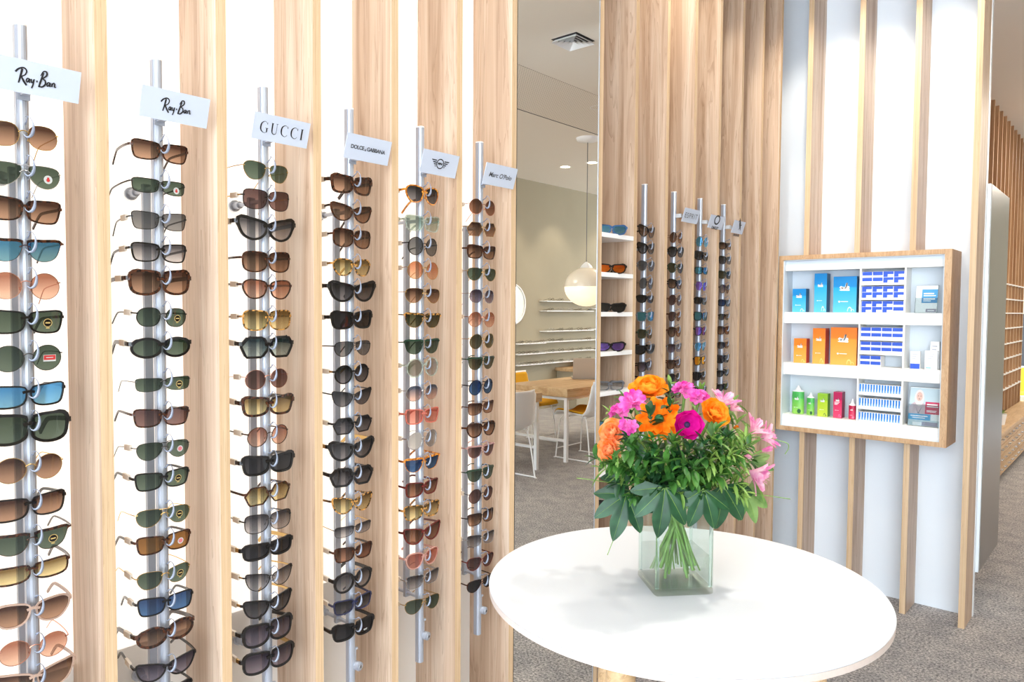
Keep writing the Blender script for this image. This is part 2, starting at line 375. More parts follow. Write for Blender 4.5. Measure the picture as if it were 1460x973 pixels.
# ------------------------------------------------------------------ sunglasses
SHAPES = {
 'square': ([(-23,14),(0,17.5),(24,18),(27,9),(23,-12),(14,-18),(-8,-18),(-21,-12),(-25,2)], 'square'),
 'rect': ([(-24,12),(0,14),(25,13.5),(27.5,4),(24,-11),(8,-15),(-10,-14),(-22,-9),(-26,3)], 'rectangular'),
 'avi': ([(-21,15),(0,17.5),(22,15),(28,3),(22,-13),(8,-21),(-8,-18),(-21,-5),(-24,7)], 'aviator'),
 'round': ([(23*math.cos(k*PI/5), 23*math.sin(k*PI/5)) for k in range(10)], 'round'),
 'oval': ([(26*math.cos(k*PI/5), 17.5*math.sin(k*PI/5)) for k in range(10)], 'oval'),
 'cat': ([(-24,9),(-5,16),(16,19.5),(29,20),(27,3),(18,-13),(2,-20),(-14,-16),(-24,-4)], 'cat-eye'),
 'hex': ([(-15,20),(-13,20.4),(14,20.8),(16,20.2),(28,4),(28,1),(19,-18),(17,-19.5),(-12,-19.5),(-14,-18.6),(-26,-2),(-26,1)], 'hexagonal'),
 'oct': ([(-12,19),(11,19),(22,10),(23,-6),(12,-19),(-10,-19),(-21,-8),(-22,8)], 'geometric'),
 'big': ([(-23,17),(0,21),(23,20),(28,8),(25,-14),(12,-22),(-8,-22),(-22,-14),(-27,2)], 'oversized square'),
 'club': ([(-24,13),(0,14.5),(26,15),(27,5),(19,-13),(2,-20),(-14,-16),(-23,-3)], 'browline'),
 'wrap': ([(-25,9),(0,13),(24,13),(33,7),(28,-8),(10,-15),(-10,-13),(-21,-6)], 'wraparound'),
 'pan': ([(-22,13),(-4,18),(16,18),(25,10),(23,-4),(12,-18),(-4,-20),(-17,-14),(-23,0)], 'rounded'),
}
ORD = 'first second third fourth fifth sixth seventh eighth ninth tenth eleventh twelfth thirteenth fourteenth fifteenth sixteenth seventeenth eighteenth nineteenth twentieth'.split()
RC = .21
def wrapx(y): return -(y*y)/(2*RC)
def make_glasses(loc, spec, label, group, drop=1., sleeve=True, size=1.):
    shape, fr, ln, style = spec[:4]; stick = spec[4] if len(spec) > 4 else None
    fmat = FRAME[fr][0]; lmat = lens_mat(ln)
    t0, dep, th, tw = {'w': (.0010, .0014, .0016, .0013), 'm': (.0030, .0034, .0050, .0028), 'T': (.0050, .0044, .0085, .0034), 'b': (.0015, .0020, .003, .002)}[style]
    base = smooth_closed([(x/1000, y/1000) for x, y in SHAPES[shape][0]], 3)
    cyo = .0300
    g = thing('sunglasses', label, 'sunglasses', loc, 0, group); k_ = .915*size*(1.06 if style == 'T' else 1)*(1.05 if shape in ('cat', 'pan') else 1); g.scale = (k_, k_, k_)
    fm = MB(); lens_m = []; tmp = {}
    def P(y, z, off=0): return (wrapx(y)+z*.10+off, y, z)
    for s in (-1, 1):
        O = [(s*(cyo+x), y) for x, y in base]
        N = len(O); cyv = s*cyo; outer = []
        for i in range(N):
            a, b = O[i-1], O[(i+1) % N]; dx, dy = b[0]-a[0], b[1]-a[1]; l = math.hypot(dx, dy) or 1
            nx, ny = dy/l, -dx/l
            if nx*(O[i][0]-cyv)+ny*O[i][1] < 0: nx, ny = -nx, -ny
            tt = t0
            if shape == 'club': tt = .0052 if O[i][1] > .0105 else .0008
            elif style == 'T' and O[i][1] > .006 and abs(O[i][0]) > .045: tt = t0*1.35
            q = (O[i][0]+nx*tt, O[i][1]+ny*tt)
            if s*q[0] < .0022: q = (s*.0022, q[1])
            outer.append(q)
        hd = dep/2
        fm.grid([[P(y, z, hd*.8) for y, z in O], [P(y, z, hd) for y, z in outer], [P(y, z, -hd) for y, z in outer], [P(y, z, -hd*.8) for y, z in O], [P(y, z, hd*.8) for y, z in O]], 0, True)
        lm = MB(); ctr = (cyv, 0)
        rows = [[P(ctr[0]+(y-ctr[0])*k, z*k, 0) for y, z in O] for k in (1., .66, .33)]
        lm.grid(rows, 0, True); n0 = len(lm.v)-N; lm.add([P(ctr[0], 0, 0)], [])
        for i in range(N): lm.f.append([n0+i, n0+(i+1) % N, len(lm.v)-1]); lm.mi.append(0)
        lens_m.append(lm)
        tmp[s] = (max(s*q[0] for q in outer))
    yend = tmp[1]+.0022
    # bridge
    if style in 'wb' or shape == 'club':
        zb = .006 if shape != 'avi' else .004
        fm.tube([P(y, zb+.003*(1-(y/.0075)**2), .001) for y in (-.0085, -.004, 0, .004, .0085)], .0011, 6)
        if shape == 'avi': fm.tube([P(y, .0155, .001) for y in (-.012, -.004, .004, .012)], .0009, 6)
    else:
        fm.strip([P(y, .0065+.0015*(1-(y/.008)**2), 0) for y in (-.0095, -.005, 0, .005, .0095)], .0065 if style == 'T' else .0045, dep, Vector((0, 0, 1)))
    zh = .009 if style in 'mT' else .008
    if shape == 'cat': zh = .0145
    if shape == 'club': zh = .0135
    for s in (-1, 1):
        fm.strip([P(s*(yend-.006), zh, 0), P(s*(yend-.001), zh, -.001), (wrapx(yend)+zh*.1-.006, s*yend, zh)], th*1.05, max(dep, .002), Vector((0, 0, 1)))
        if style in 'wb': fm.tube([P(s*.0095, -.002, -.001), P(s*.0085, -.005, -.006), P(s*.0075, -.008, -.007)], .0009, 5)
    fo = build('front_frame', fm, fmat, g, smooth=False)
    for k, (s, lm) in enumerate(zip((-1, 1), lens_m)):
        lo = build('lens', lm, lmat, g, smooth=True)
        if stick and s == 1:
            c = {'red': (.038, -.004), 'gold': (.034, -.002), 'rect': (.034, -.001), 'pink': (.036, -.003), 'white': (.034, -.010)}[stick]
            sm = MB()
            def disc(r, off, mi, n=16, rx=1):
                pts = [P(c[0]+r*rx*math.cos(2*PI*q/n), c[1]+r*math.sin(2*PI*q/n), .0006+off) for q in range(n)]; sm.add(pts, [tuple(range(n))], mi)
            def rect(hw, hh, off, mi, dz=0):
                sm.add([P(c[0]+a*hw, c[1]+dz+b*hh, .0006+off) for a, b in ((-1,-1),(1,-1),(1,1),(-1,1))], [(0, 1, 2, 3)], mi)
            gold = pbr('sticker_gold', rgb(206, 178, 110), .4); red = pbr('sticker_red', rgb(196, 52, 52), .4); grey = pbr('sticker_grey', rgb(200, 204, 204), .4)
            if stick == 'gold': disc(.0078, 0, 0); disc(.0066, .0002, 1); rect(.0042, .0012, .0004, 0); rect(.003, .0009, .0002, 0, -.0095); mats = [gold, BLACKP]
            elif stick == 'red': disc(.0075, 0, 0); rect(.0018, .004, .0002, 1); rect(.003, .0018, .0003, 1, -.001); mats = [grey, red]
            elif stick == 'pink': disc(.0072, 0, 0); disc(.005, .0002, 1); mats = [grey, pbr('sticker_pink', rgb(214, 120, 130), .4)]
            elif stick == 'rect': rect(.0105, .0062, 0, 0); rect(.0098, .0044, .0002, 1, .001); rect(.006, .0007, .0004, 0, .001); mats = [grey, red]
            else: rect(.006, .0008, 0, 0); rect(.005, .0007, 0, 0, -.0025); mats = [grey]
            build('sticker', sm, mats, lo)
    xh = wrapx(yend)+zh*.1-.004
    tmat = fmat
    if len(spec) > 5 and spec[5]: tmat = FRAME[spec[5]][0]
    for s in (-1, 1):
        Pn = smooth_open([(xh, s*yend, zh), (xh-.035, s*(yend+.0005), zh-.0005), (xh-.085, s*(yend-.003), zh-.003), (xh-.105, s*(yend-.005), zh-.009*drop), (xh-.132, s*(yend-.007), zh-.032*drop)], 3)
        tm = MB(); n = len(Pn)
        tm.strip(Pn, [th*(1 if i < n*.6 else .95) for i in range(n)], tw)
        to = build('temple', tm, tmat, g)
        if s == -1 and sleeve:
            sm = MB(); sm.box((xh-.048, s*(yend+.0003)-max(tw*.5, .0012)-.0012, zh-.0065), (xh-.016, s*(yend+.0003)+max(tw*.5, .0012)+.0012, zh+.0055))
            build('price_sleeve', sm, PAPER, to)
    return g

# rows of the displays: photo height of the bridge, then shape, frame, lens, thickness, sticker, temple
COLS = [
 [(191,'oct','go','br','w'),(246,'avi','si','g15','w','red'),(297,'square','to','br','m'),(354,'club','to','bm','b'),(405,'round','rg','pk','w'),(456,'square','bk','g15','m','gold'),
  (508,'round','gm','g15','w','rect'),(561,'square','bk','bm','m'),(607,'big','bk','g15','T'),(665,'round','go','br','w'),(719,'square','bk','br','m'),(769,'club','to','g15','b','gold'),
  (812,'rect','to','ye','m'),(869,'pan','bg','br','m'),(922,'round','rg','pk','w'),(966,'cat','bg','br','m')],
 [(214,'square','to','br','m'),(264,'rect','gm','g15','b','red'),(313,'square','bk','gr','b'),(358,'square','bk','gg','m'),(400,'big','to','br','T'),(450,'oct','bk','g15','b','gold'),
  (493,'oval','bk','g15','T'),(545,'rect','gm','g15','w','gold'),(592,'square','to','mv','m'),(638,'avi','gm','g15','w','pink'),(681,'square','bk','g15','m','gold'),(732,'avi','go','g15','w','gold'),
  (771,'square','to','am','m','pink'),(819,'pan','go','g15','w','gold'),(858,'square','bk','bl','m'),(900,'oval','to','br','T'),(950,'cat','bk','pu','m'),(990,'square','bk','gd','m')],
 [(243,'pan','go','g15','w'),(283,'big','bk','mv','b',None,'go'),(325,'cat','bk','gg','T'),(371,'big','to','br','m'),(410,'pan','to','pk','m'),(454,'big','hv','ye','m'),
  (493,'hex','bk','te','T'),(538,'round','rg','mv','w'),(576,'square','to','ye','T'),(619,'round','to','pk','b'),(659,'square','bk','dk','T'),(702,'hex','to','ye','m'),
  (741,'big','bk','gg','b'),(780,'rect','bk','dk','T',None,'go'),(823,'cat','bk','gg','b',None,'go'),(860,'cat','bk','gd','m',None,'go'),(897,'big','bk','pu','T'),(937,'big','bk','pu','T',None,'go')],
 [(262,'square','to','br','T'),(302,'cat','to','br','m'),(338,'big','to','br','m'),(379,'pan','hv','ye','m',None,'go'),(414,'cat','bk','gd','T'),(454,'square','bk','dk','T'),
  (494,'avi','bk','gr','b'),(531,'round','bk','gd','m',None,'go'),(565,'cat','bk','gd','b'),(604,'hex','bk','gd','m'),(639,'cat','bk','gd','T',None,'go'),(677,'hex','bk','gd','T'),
  (716,'cat','hv','ye','m'),(753,'rect','gm','gg','w',None,'go'),(786,'square','to','bs','m'),(825,'round','bk','gg','T'),(859,'square','nv','gd','m'),(895,'square','bk','dk','T','white')],
 [(276,'pan','ho','gd','m'),(317,'square','cr','lg','m'),(350,'round','bk','gr','b'),(384,'round','go','pe','w'),(419,'avi','go','br','w'),(455,'club','hv','ol','b'),
  (492,'club','gn','g15','b'),(522,'round','cr','sm','m'),(558,'oct','si','bu','w'),(591,'square','co','ro','m'),(625,'round','si','sm','b'),(659,'club','ho','bl','m'),
  (694,'square','bu','bs','m'),(726,'square','hv','ye','m'),(759,'cat','bu','bs','m'),(794,'pan','pk','ro','m'),(824,'square','si','gg','b'),(859,'avi','go','g15','w')],
 [(294,'round','rg','bs','w'),(326,'hex','go','br','w'),(358,'square','to','br','m'),(389,'avi','go','g15','w'),(421,'oct','si','pu','w'),(454,'round','rg','pk','w'),(485,'round','go','ol','w'),
  (516,'club','gn','ol','b'),(550,'round','bk','bl','b'),(580,'square','bn','br','b'),(610,'pan','to','br','m'),(641,'club','pi','mv','b'),(674,'club','gn','g15','b'),(704,'round','gm','mv','w'),
  (736,'square','bk','br','b'),(767,'square','si','gg','w'),(799,'pan','bu','mv','b'),(830,'avi','to','dk','b')],
]
COLS2 = [
 (9, [(329,'cat','bk','br','m'),(353,'cat','bk','gd','m'),(378,'pan','gy','gr','b'),(403,'round','gm','gr','w'),(425,'wrap','bk','dk','m'),(450,'square','gy','tm','m'),(475,'square','gn','ol','b'),(497,'wrap','bk','dk','T'),(521,'square','bk','pu','m'),(543,'square','bk','dk','m')]),
 (10, [(338,'round','bn','bs','w'),(358,'pan','bk','gd','m'),(381,'pan','gn','ol','b'),(404,'square','bk','br','m'),(427,'round','bn','mv','b'),(450,'pan','to','mv','b'),(472,'pan','to','br','m'),(495,'square','gy','pu','b'),(518,'square','to','br','m'),(538,'oct','bk','gd','b'),(560,'square','bk','br','m')]),
 (11, [(344,'round','si','bm','b'),(364,'rect','bk','dk','T'),(385,'rect','bk','tm','m'),(407,'pan','si','vm','b'),(428,'rect','bk','dk','m'),(450,'square','bk','tm','m'),(471,'square','bk','vm','m'),(493,'pan','si','bm','b'),(513,'square','bk','om','m'),(535,'square','bk','dk','m'),(555,'rect','gy','gd','m')]),
 (12, [(350,'rect','bk','br','m'),(370,'square','bk','gd','b'),(391,'square','gn','ol','b'),(411,'pan','bk','br','b'),(431,'rect','bk','bl','m'),(451,'rect','bk','ol','b'),(470,'square','to','br','m'),(491,'rect','bk','gd','m'),(511,'rect','bk','dk','T'),(531,'wrap','bk','gd','m'),(551,'rect','bk','dk','m')]),
]
POLE_NAME = ['leftmost pole', 'second left pole', 'third left pole', 'fourth left pole', 'fifth left pole', 'sixth left pole',
             None, None, None, 'first pole right of shelves', 'second pole right of shelves', 'third pole right of shelves', 'fourth pole right of shelves']
XP, YP0 = -1.553, .42947
ZT, ZB = .50519+EYE, -1.01028+EYE
XG = -1.5335
def pole(i, zs):
    y = YP0+PIT*i
    ws = POLE_NAME[i]
    g = thing('display_pole', 'aluminium display pole holding a column of sunglasses, the '+ws, 'display pole', (XP, y, ZB), 0, 'sunglasses display poles')
    hgt = ZT-ZB
    # rounded-front extrusion with two side grooves
    prof = [(-.009,-.010),(.003,-.010),(.003,-.0085),(.005,-.0085),(.0085,-.006),(.010,-.002),(.010,.002),(.0085,.006),(.005,.0085),(.003,.0085),(.003,.010),(-.009,.010),(-.009,.002),(-.006,.002),(-.006,-.002),(-.009,-.002)]
    mb = MB(); mb.prism(prof, None, 0, hgt); build('post', mb, ALU, g)
    mb = MB(); mb.prism([(x*1.04, yy*1.04) for x, yy in prof[:12]], None, hgt, hgt+.003); build('end_cap', mb, WPLAST, g)
    z0, z1 = .175, hgt-.245
    mb = MB(); mb.prism([(-.064,-.008),(-.054,-.008),(-.054,.008),(-.064,.008)], None, z0, z1); build('rear_rail', mb, ALU, g)
    for zz in (z0+.012, z1-.012):
        mb = MB(); mb.rod((-.1385, 0, zz), (-.132, 0, zz), .014, 16); mb.rod((-.133, 0, zz), (-.009, 0, zz), .005, 10); mb.rod((-.133, 0, zz), (-.11, 0, zz), .009, 12)
        build('wall_bracket', mb, ALU, g, smooth=False)
    mb = MB(); mb.rod((-.002, .009, .075), (.020, .013, .075), .0115, 18); mb.rod((.020, .013, .075), (.022, .0135, .075), .009, 16)
    lk = build('lock', mb, ALU, g)
    mb = MB(); mb.rod((.0222, .0135, .075), (.0235, .0137, .075), .0045, 12); mb.box((.0236, .0125, .0725), (.0240, .0148, .0775), 1); build('keyhole', mb, [CHROME, DARK], lk)
    mb = MB(); mb.rod((.004, .0095, .088), (.004, .0095, .118), .003, 8); mb.rod((.006, .012, .118), (.006, .012, .123), .004, 8); build('locking_pin', mb, ALU, g)
    for z in zs:
        zc = z-ZB
        hk = MB(); C = Vector((.031, -.0005, zc+.011)); pts = []; rr = []
        for k in range(17):
            a = -2.35+k*(4.3/16); pts.append((C.x+.003*math.cos(a), C.y+.0085*math.cos(a), C.z+.0185*math.sin(a)))
            rr.append(.0008+.0023*max(0, math.cos((a+.75)*1.05))**1.5)
        hk.tube(pts, rr, 7)
        hk.tube([(.010, .002, zc+.019), (.020, .001, zc+.022), (C.x, C.y+.001, C.z+.0182)], [.0016, .0014, .0012], 6)
        build('nose_hook', hk, HOOK, g, smooth=True)
    return g
used = set()
def glasses_label(spec, k, pole_i):
    t = '%s %s sunglasses with %s lenses, %s from top on %s' % (FRAME[spec[1]][1], SHAPES[spec[0]][1], LENS[spec[2]][3], ORD[k], POLE_NAME[pole_i])
    if len(t.replace('-', ' ').split()) > 16: t = t.replace('sunglasses with ', 'sunglasses, ').replace(' from top on', ' down')
    return t
def do_col(i, rows, grp):
    y = YP0+PIT*i; zs = []
    q = atx(0, 0, XG)
    for r in rows:
        # find the height on the bridge line whose photo row is r[0]
        lo, hi = 0., 3.
        for _ in range(40):
            mid = (lo+hi)/2; p = Vector((XG, y, mid))-CP; yy = H/2-FPX*(p.dot(UP)/p.dot(FW))
            if yy > r[0]: lo = mid
            else: hi = mid
        zs.append(lo)
    pole(i, zs)
    for k, (r, z) in enumerate(zip(rows, zs)):
        o = make_glasses((XG, y-.0035+random.uniform(-.002, .002), z-.004), r[1:], glasses_label(r[1:], k, i), grp, sleeve=(i < 6 and random.random() < .75), size=(1.10, 1, 1.05, 1.03, 1.12, 1.06)[i] if i < 6 else 1.04)
        o.rotation_euler = (random.uniform(-.03, .03), random.uniform(-.06, .06), random.uniform(-.10, .05))
for i, rows in enumerate(COLS): do_col(i, rows, 'sunglasses on the left display poles')
for i, rows in COLS2: do_col(i, rows, 'sunglasses on the poles right of the shelves')

# ------------------------------------------------------------------ brand signs
RAYBAN = [[(-.05,.66,1.2),(.10,.86,1.1),(.34,.97,.9),(.50,.84,.9),(.44,.60,.8),(.26,.47,.7)], [(.28,.90,1.3),(.22,.5,1.2),(.14,.08,.9)], [(.26,.47,.9),(.40,.22,1.3),(.54,.02,1.1)],
 [(.66,.42,.8),(.56,.42,.8),(.52,.28,.8),(.58,.22,.8),(.68,.42,.8),(.66,.24,.9),(.72,.24,.7)], [(.76,.44,.8),(.77,.26,.8),(.84,.26,.7),(.90,.44,.8)], [(.91,.46,.8),(.86,.1,.9),(.80,-.08,.8)],
 [(1.02,.36,1.3),(1.09,.36,1.3)], [(1.36,.92,.9),(1.26,.5,1.2),(1.16,.06,1.)], [(1.22,.72,.6),(1.34,.98,.8),(1.50,1.0,1.),(1.52,.8,1.),(1.34,.58,.8),(1.46,.50,1.),(1.48,.28,1.1),(1.32,.10,1.),(1.18,.12,.7)],
 [(1.72,.42,.8),(1.62,.42,.8),(1.57,.28,.8),(1.63,.22,.8),(1.74,.42,.8),(1.72,.24,.9),(1.78,.24,.7)], [(1.84,.44,.9),(1.83,.22,.9)], [(1.84,.36,.7),(1.92,.46,.8),(1.97,.40,.9),(1.97,.24,.9),(2.06,.26,.6)]]
def serif_C(x0, g=False):
    s = [[(x0+.70,.80,.5),(x0+.55,.97,.45),(x0+.36,1.0,.6),(x0+.12,.82,1.4),(x0+.05,.5,1.9),(x0+.12,.18,1.4),(x0+.38,0,.6),(x0+.58,.03,.45),(x0+.70,.18,.4)], [(x0+.70,.98,.35),(x0+.70,.76,.35)]]
    if g: s += [[(x0+.68,.42,1.6),(x0+.68,.06,1.6)], [(x0+.52,.43,.4),(x0+.82,.43,.4)]]
    return s
GUCCI = serif_C(0, True)+[[(1.20,.98,1.8),(1.20,.4,1.8),(1.26,.1,1.3),(1.44,0,.7),(1.60,.08,.5),(1.66,.35,.45),(1.66,.98,.4)], [(1.08,.98,.4),(1.34,.98,.4)], [(1.56,.98,.4),(1.78,.98,.4)]]+serif_C(2.1)+serif_C(3.15)+[[(4.32,.98,1.9),(4.32,.02,1.9)], [(4.18,.98,.4),(4.46,.98,.4)], [(4.18,.02,.4),(4.46,.02,.4)]]
def mini_logo():
    mb = MB()
    ring = [(.0105*math.cos(2*PI*k/28), .0105*math.sin(2*PI*k/28)) for k in range(28)]; rin = [(x*.80, y*.80) for x, y in ring]
    mb.grid([[(x, y, .0004) for x, y in ring], [(x, y, .0004) for x, y in rin]], 0, True)
    for s in (-1, 1):
        for k in range(4):
            zz = .0062-k*.0040; x0 = .0108; x1 = .0245-k*.0034
            mb.add([(s*x0, zz-.0012, .0004), (s*(x1-.0014), zz-.0010, .0004), (s*x1, zz+.0012, .0004), (s*x0, zz+.0010, .0004)], [(0, 1, 2, 3)])
    t = text_mb('MINI', .0062, bold=.0003); mb.add([(x, y, .0004) for x, y, z in t.v], t.f)
    return mb
def leap_logo():
    mb = ink([[(-.5,.9,.4),(-.2,.55,1.6),(.1,.1,2.2),(.4,-.3,1.6),(.75,-.75,.4)], [(-.3,.62,.9),(-.55,.35,.3)], [(.25,-.1,1.),(.75,.05,.3)], [(.3,-.3,.9),(.15,-.75,.3)]], .2, .0075, 0, -.25)
    for k in range(6): mb.box((-.007+k*.0024, -.0105, .0002), (-.0054+k*.0024, -.008, .0005))
    return mb
def oakley_logo():
    mb = MB(); n = 28
    mb.grid([[(.0092*math.cos(2*PI*k/n), .003+.0075*math.sin(2*PI*k/n), .0004) for k in range(n)], [(.0062*math.cos(2*PI*k/n), .003+.0052*math.sin(2*PI*k/n), .0004) for k in range(n)]], 0, True)
    t = text_mb('OAKLEY', .0062, bold=.0002); mb.add([(x, y-.0095, .0004) for x, y, z in t.v], t.f); return mb
def dolce():
    mb = MB()
    x = 0
    for b, y, s, gap in (('DOLCE', 0, .0125, .002), ('&', -.0030, .0062, .002), ('GABBANA', 0, .0125, 0)):
        t = text_mb(b, s, space=.9, bold=.00022); lo, hi = min(p[0] for p in t.v), max(p[0] for p in t.v)
        mb.add([(x+a-lo, y+c, .0004) for a, c, z in t.v], t.f); x += hi-lo+gap
    return mb
def textlogo(b, s, **k):
    t = text_mb(b, s, **k); mb = MB(); mb.add([(a, c, .0004) for a, c, z in t.v], t.f); return mb
TILT = .31
def fit(mb, w):
    xs = [p[0] for p in mb.v]; ys = [p[1] for p in mb.v]; k = w/(max(xs)-min(xs)); cx, cy_ = (max(xs)+min(xs))/2, (max(ys)+min(ys))/2
    r = MB(); r.add([((x-cx)*k, (y-cy_)*k, z) for x, y, z in mb.v], mb.f); return r
def sign(i, corners, mk, word, inkm=INK, arm=False, frac=.5):
    """panel from its photo corners TL TR BL, on the pole's front; top edge runs along the wall, top leans out"""
    y = YP0+PIT*i
    xf = XS+.0255
    TL, TR = atx(*corners[0], xf), atx(*corners[1], xf); BL = atx(*corners[2], xf-.02)
    w = TR.y-TL.y; h = (TL.z-BL.z)/math.cos(TILT)
    o = thing('brand_sign', word, 'sign', (0, 0, 0), 0, 'brand signs on the poles')
    u = Vector((0, 1, 0)); v = Vector((math.sin(TILT), 0, math.cos(TILT))); n = u.cross(v)
    c = Vector((xf-.5*h*math.sin(TILT), (TL.y+TR.y)/2, (TL.z+TR.z)/2-.5*h*math.cos(TILT)))
    mt = Matrix((u, v, n)).transposed().to_4x4(); mt.translation = c; o.matrix_world = mt
    mb = MB(); mb.box((-w/2, -h/2, -.0018), (w/2, h/2, 0)); build('panel', mb, SIGNW, o)
    lg = fit(mk(), w*frac); mb = MB(); mb.add([(a, b, z+.0003) for a, b, z in lg.v], lg.f); build('lettering', mb, inkm, o)
    inv = mt.inverted()
    cl = MB()
    if arm:
        cl.box((XP+.0103, y-.006, c.z-.012), (XS+.006, y+.008, c.z+.004)); cl.box((XS+.003, y+.006, c.z-.012), (XS+.006, TL.y+.012, c.z+.004))
        build('arm', MBt(cl, inv), pbr('grey_plastic', rgb(188, 190, 194), .4), o)
    else:
        zb = c.z-h/2*math.cos(TILT)
        cl.box((XP+.0103, y-.0105, zb-.006), (XP+.0125, y+.0105, zb+.004)); cl.box((XP+.0115, max(y-.006, TL.y), zb+.001), (xf-h*math.sin(TILT)-.0005, max(y+.006, TL.y+.01), zb+.004))
        build('clip', MBt(cl, inv), ALU, o)
    return o
def MBt(mb, mt):
    r = MB(); r.add(mb.v, mb.f, 0, mt); r.mi = list(mb.mi); return r
sign(0, ((-16, 73), (116, 104), (-22, 122)), lambda: ink(RAYBAN, .085, .0262, .93, .45), 'white sign with Ray-Ban script lettering on the leftmost pole'.replace('Ray-Ban ', 'black '), frac=.46)
sign(1, ((203, 120.5), (300, 141.5), (197, 165.5)), lambda: ink(RAYBAN, .085, .0262, .93, .45), 'white sign with black script lettering on the second left pole', frac=.46)
sign(2, ((364, 159.5), (443, 175.5), (358, 198)), lambda: ink(GUCCI, .072, .0172, 2.23, .5), 'white sign with widely spaced black serif capitals on the third pole', frac=.77)
sign(3, ((496, 190), (559, 201.5), (488.5, 226)), dolce, 'white sign with thin black capitals in two words on the fourth pole', frac=.77)
sign(4, ((605, 212), (655.5, 223), (596, 245)), mini_logo, 'white sign with a black winged roundel on the fifth pole', frac=.49)
sign(5, ((694.5, 231.5), (738.5, 241), (687, 262)), lambda: textlogo("Marc O'Polo", .0185, shear=.25, bold=.0003), 'white sign with grey slanted lettering on the sixth pole beside the mirror', INKG, frac=.72)
sign(10, ((977.5, 296), (999, 301), (972, 316)), lambda: textlogo('ESPRIT', .0130, space=1.25), 'small white sign with thin spaced capitals on an arm, nearest the shelves', INKG, True, .8)
sign(11, ((1014.5, 305.5), (1034, 310.5), (1010, 324.5)), oakley_logo, 'small white sign with a black ring above tiny letters', INK, True)
sign(12, ((1048, 313.5), (1063.5, 317.5), (1042.5, 331.5)), leap_logo, 'small white sign with a dark leaping figure, last of the row', INK, True)

# ------------------------------------------------------------------ shelf bay right of the mirror
yb0, yb1 = Y0+PIT*7, Y0+PIT*8-SLW
SHZ = []
for k in range(8): SHZ.append(atx(906.7, 338+53.6*k, XS).z)
SPORT = [('wrap','ob','bm','T','blue wraparound sunglasses lying on the highest white shelf'), ('wrap','bk','rm','T','red and orange mirrored wraparound sunglasses on the second shelf'),
 ('wrap','bk','dk','T','black wraparound sunglasses on the third white shelf'), ('wrap','bk','vm','T','violet mirrored wraparound sunglasses on the fourth white shelf'),
 ('rect','gy','cl','T','pale grey lens sports sunglasses on the fifth white shelf'), ('wrap','gn','tm','T','teal sports sunglasses on the shelf half hidden by flowers'), None,
 ('wrap','bk','dk','T','black wraparound sunglasses on the lowest white shelf behind the bouquet')]
SHW = 'topmost,second,third,fourth,fifth,sixth,seventh,lowest'.split(',')
for k, z in enumerate(SHZ):
    o = build('shelf', bx((XW+.012, yb0+.0005, z-.017), (XS+.001, yb1-.0005, z)), WPLAST, bevel=.001)
    tag(o, 'white display shelf beside the mirror, %s of the eight' % SHW[k], 'shelf', 'white shelves beside the mirror')
    s = SPORT[k]
    if s:
        g = make_glasses((XS-.012, yb0+.083, z+.0165), s[:4], s[4], 'sports sunglasses on the shelves', drop=.6, sleeve=False)
        g.rotation_euler = (0, 0, -.55)

# ------------------------------------------------------------------ product cabinet on the white partition
CX0, CX1, CZ0, CZ1, CYF = -1.5445, -.7215, .863, 1.8125, 3.987
YF = CYF+.026; YIN = YF+.105
cab = thing('wall_cabinet', 'white wall cabinet in a wooden frame holding lens care products', 'cabinet', (CX0, CYF, CZ0))
def cb(a, b): return bx([p-q for p, q in zip(a, (CX0, CYF, CZ0))], [p-q for p, q in zip(b, (CX0, CYF, CZ0))])
ft = .024
fr = MB()
for a, b in (((CX0, CYF, CZ0), (CX0+ft, YB-.001, CZ1)), ((CX1-ft-.006, CYF, CZ0), (CX1, YB-.001, CZ1)), ((CX0+ft, CYF, CZ0), (CX1-ft-.006, YB-.001, CZ0+ft)), ((CX0+ft, CYF, CZ1-ft), (CX1-ft-.006, YB-.001, CZ1))):
    q = cb(a, b); fr.add(q.v, q.f)
fo = build('outer_frame', fr, wood('oak_frame', rgb(188, 150, 112), rgb(202, 166, 128), rgb(212, 180, 144), sc=(40, 40, 6)), cab, bevel=.001)
ix0, ix1, iz0, iz1 = CX0+ft, CX1-ft-.006, CZ0+ft, CZ1-ft
lt = .004
lin_ = MB()
for a, b in (((ix0, CYF+.004, iz0), (ix0+lt, YIN, iz1)), ((ix1-lt, CYF+.004, iz0), (ix1, YIN, iz1)), ((ix0, CYF+.004, iz1-lt), (ix1, YIN, iz1)), ((ix0, CYF+.004, iz0), (ix1, YIN, iz0+lt)), ((ix0, YIN, iz0), (ix1, YIN+.006, iz1))):
    q = cb(a, b); lin_.add(q.v, q.f)
build('white_lining', lin_, pbr('cool_white_lining', rgb(214, 222, 229), .5), cab)
def zavg(yl, yr): return (aty(1117, yl, YF).z+aty(1345, yr, YF).z)/2
Zs = [zavg(376.6, 371), zavg(386, 381), zavg(445.5, 446.5), zavg(461.5, 463.5), zavg(517.5, 528), zavg(534, 547), zavg(590, 612)]
xl, xr = ix0+lt, ix1-lt
q = cb((xl, YF, Zs[1]), (xr, YF+.012, Zs[0])); build('header_board', q, WHITE, cab)
q = cb((xl, YF+.006, Zs[0]-.002), (xr, YF+.0115, iz1-lt)); build('cove_board', q, BACKW, cab)
q = cb((xl, YF+.012, Zs[1]+.002), (xr, YIN, Zs[1]+.008)); build('top_board', q, WHITE, cab)
FLOORS = []
for za, zb_ in ((Zs[2], Zs[3]), (Zs[4], Zs[5]), (Zs[6], iz0+lt)):
    q = cb((xl, YF, zb_), (xr, YIN, za)); build('shelf', q, WHITE, cab); FLOORS.append(za)
TOPS = [Zs[1], Zs[3], Zs[5]]
dx = [aty(1226.5, 410, YF).x, aty(1290.5, 410, YF).x]
SUB = []
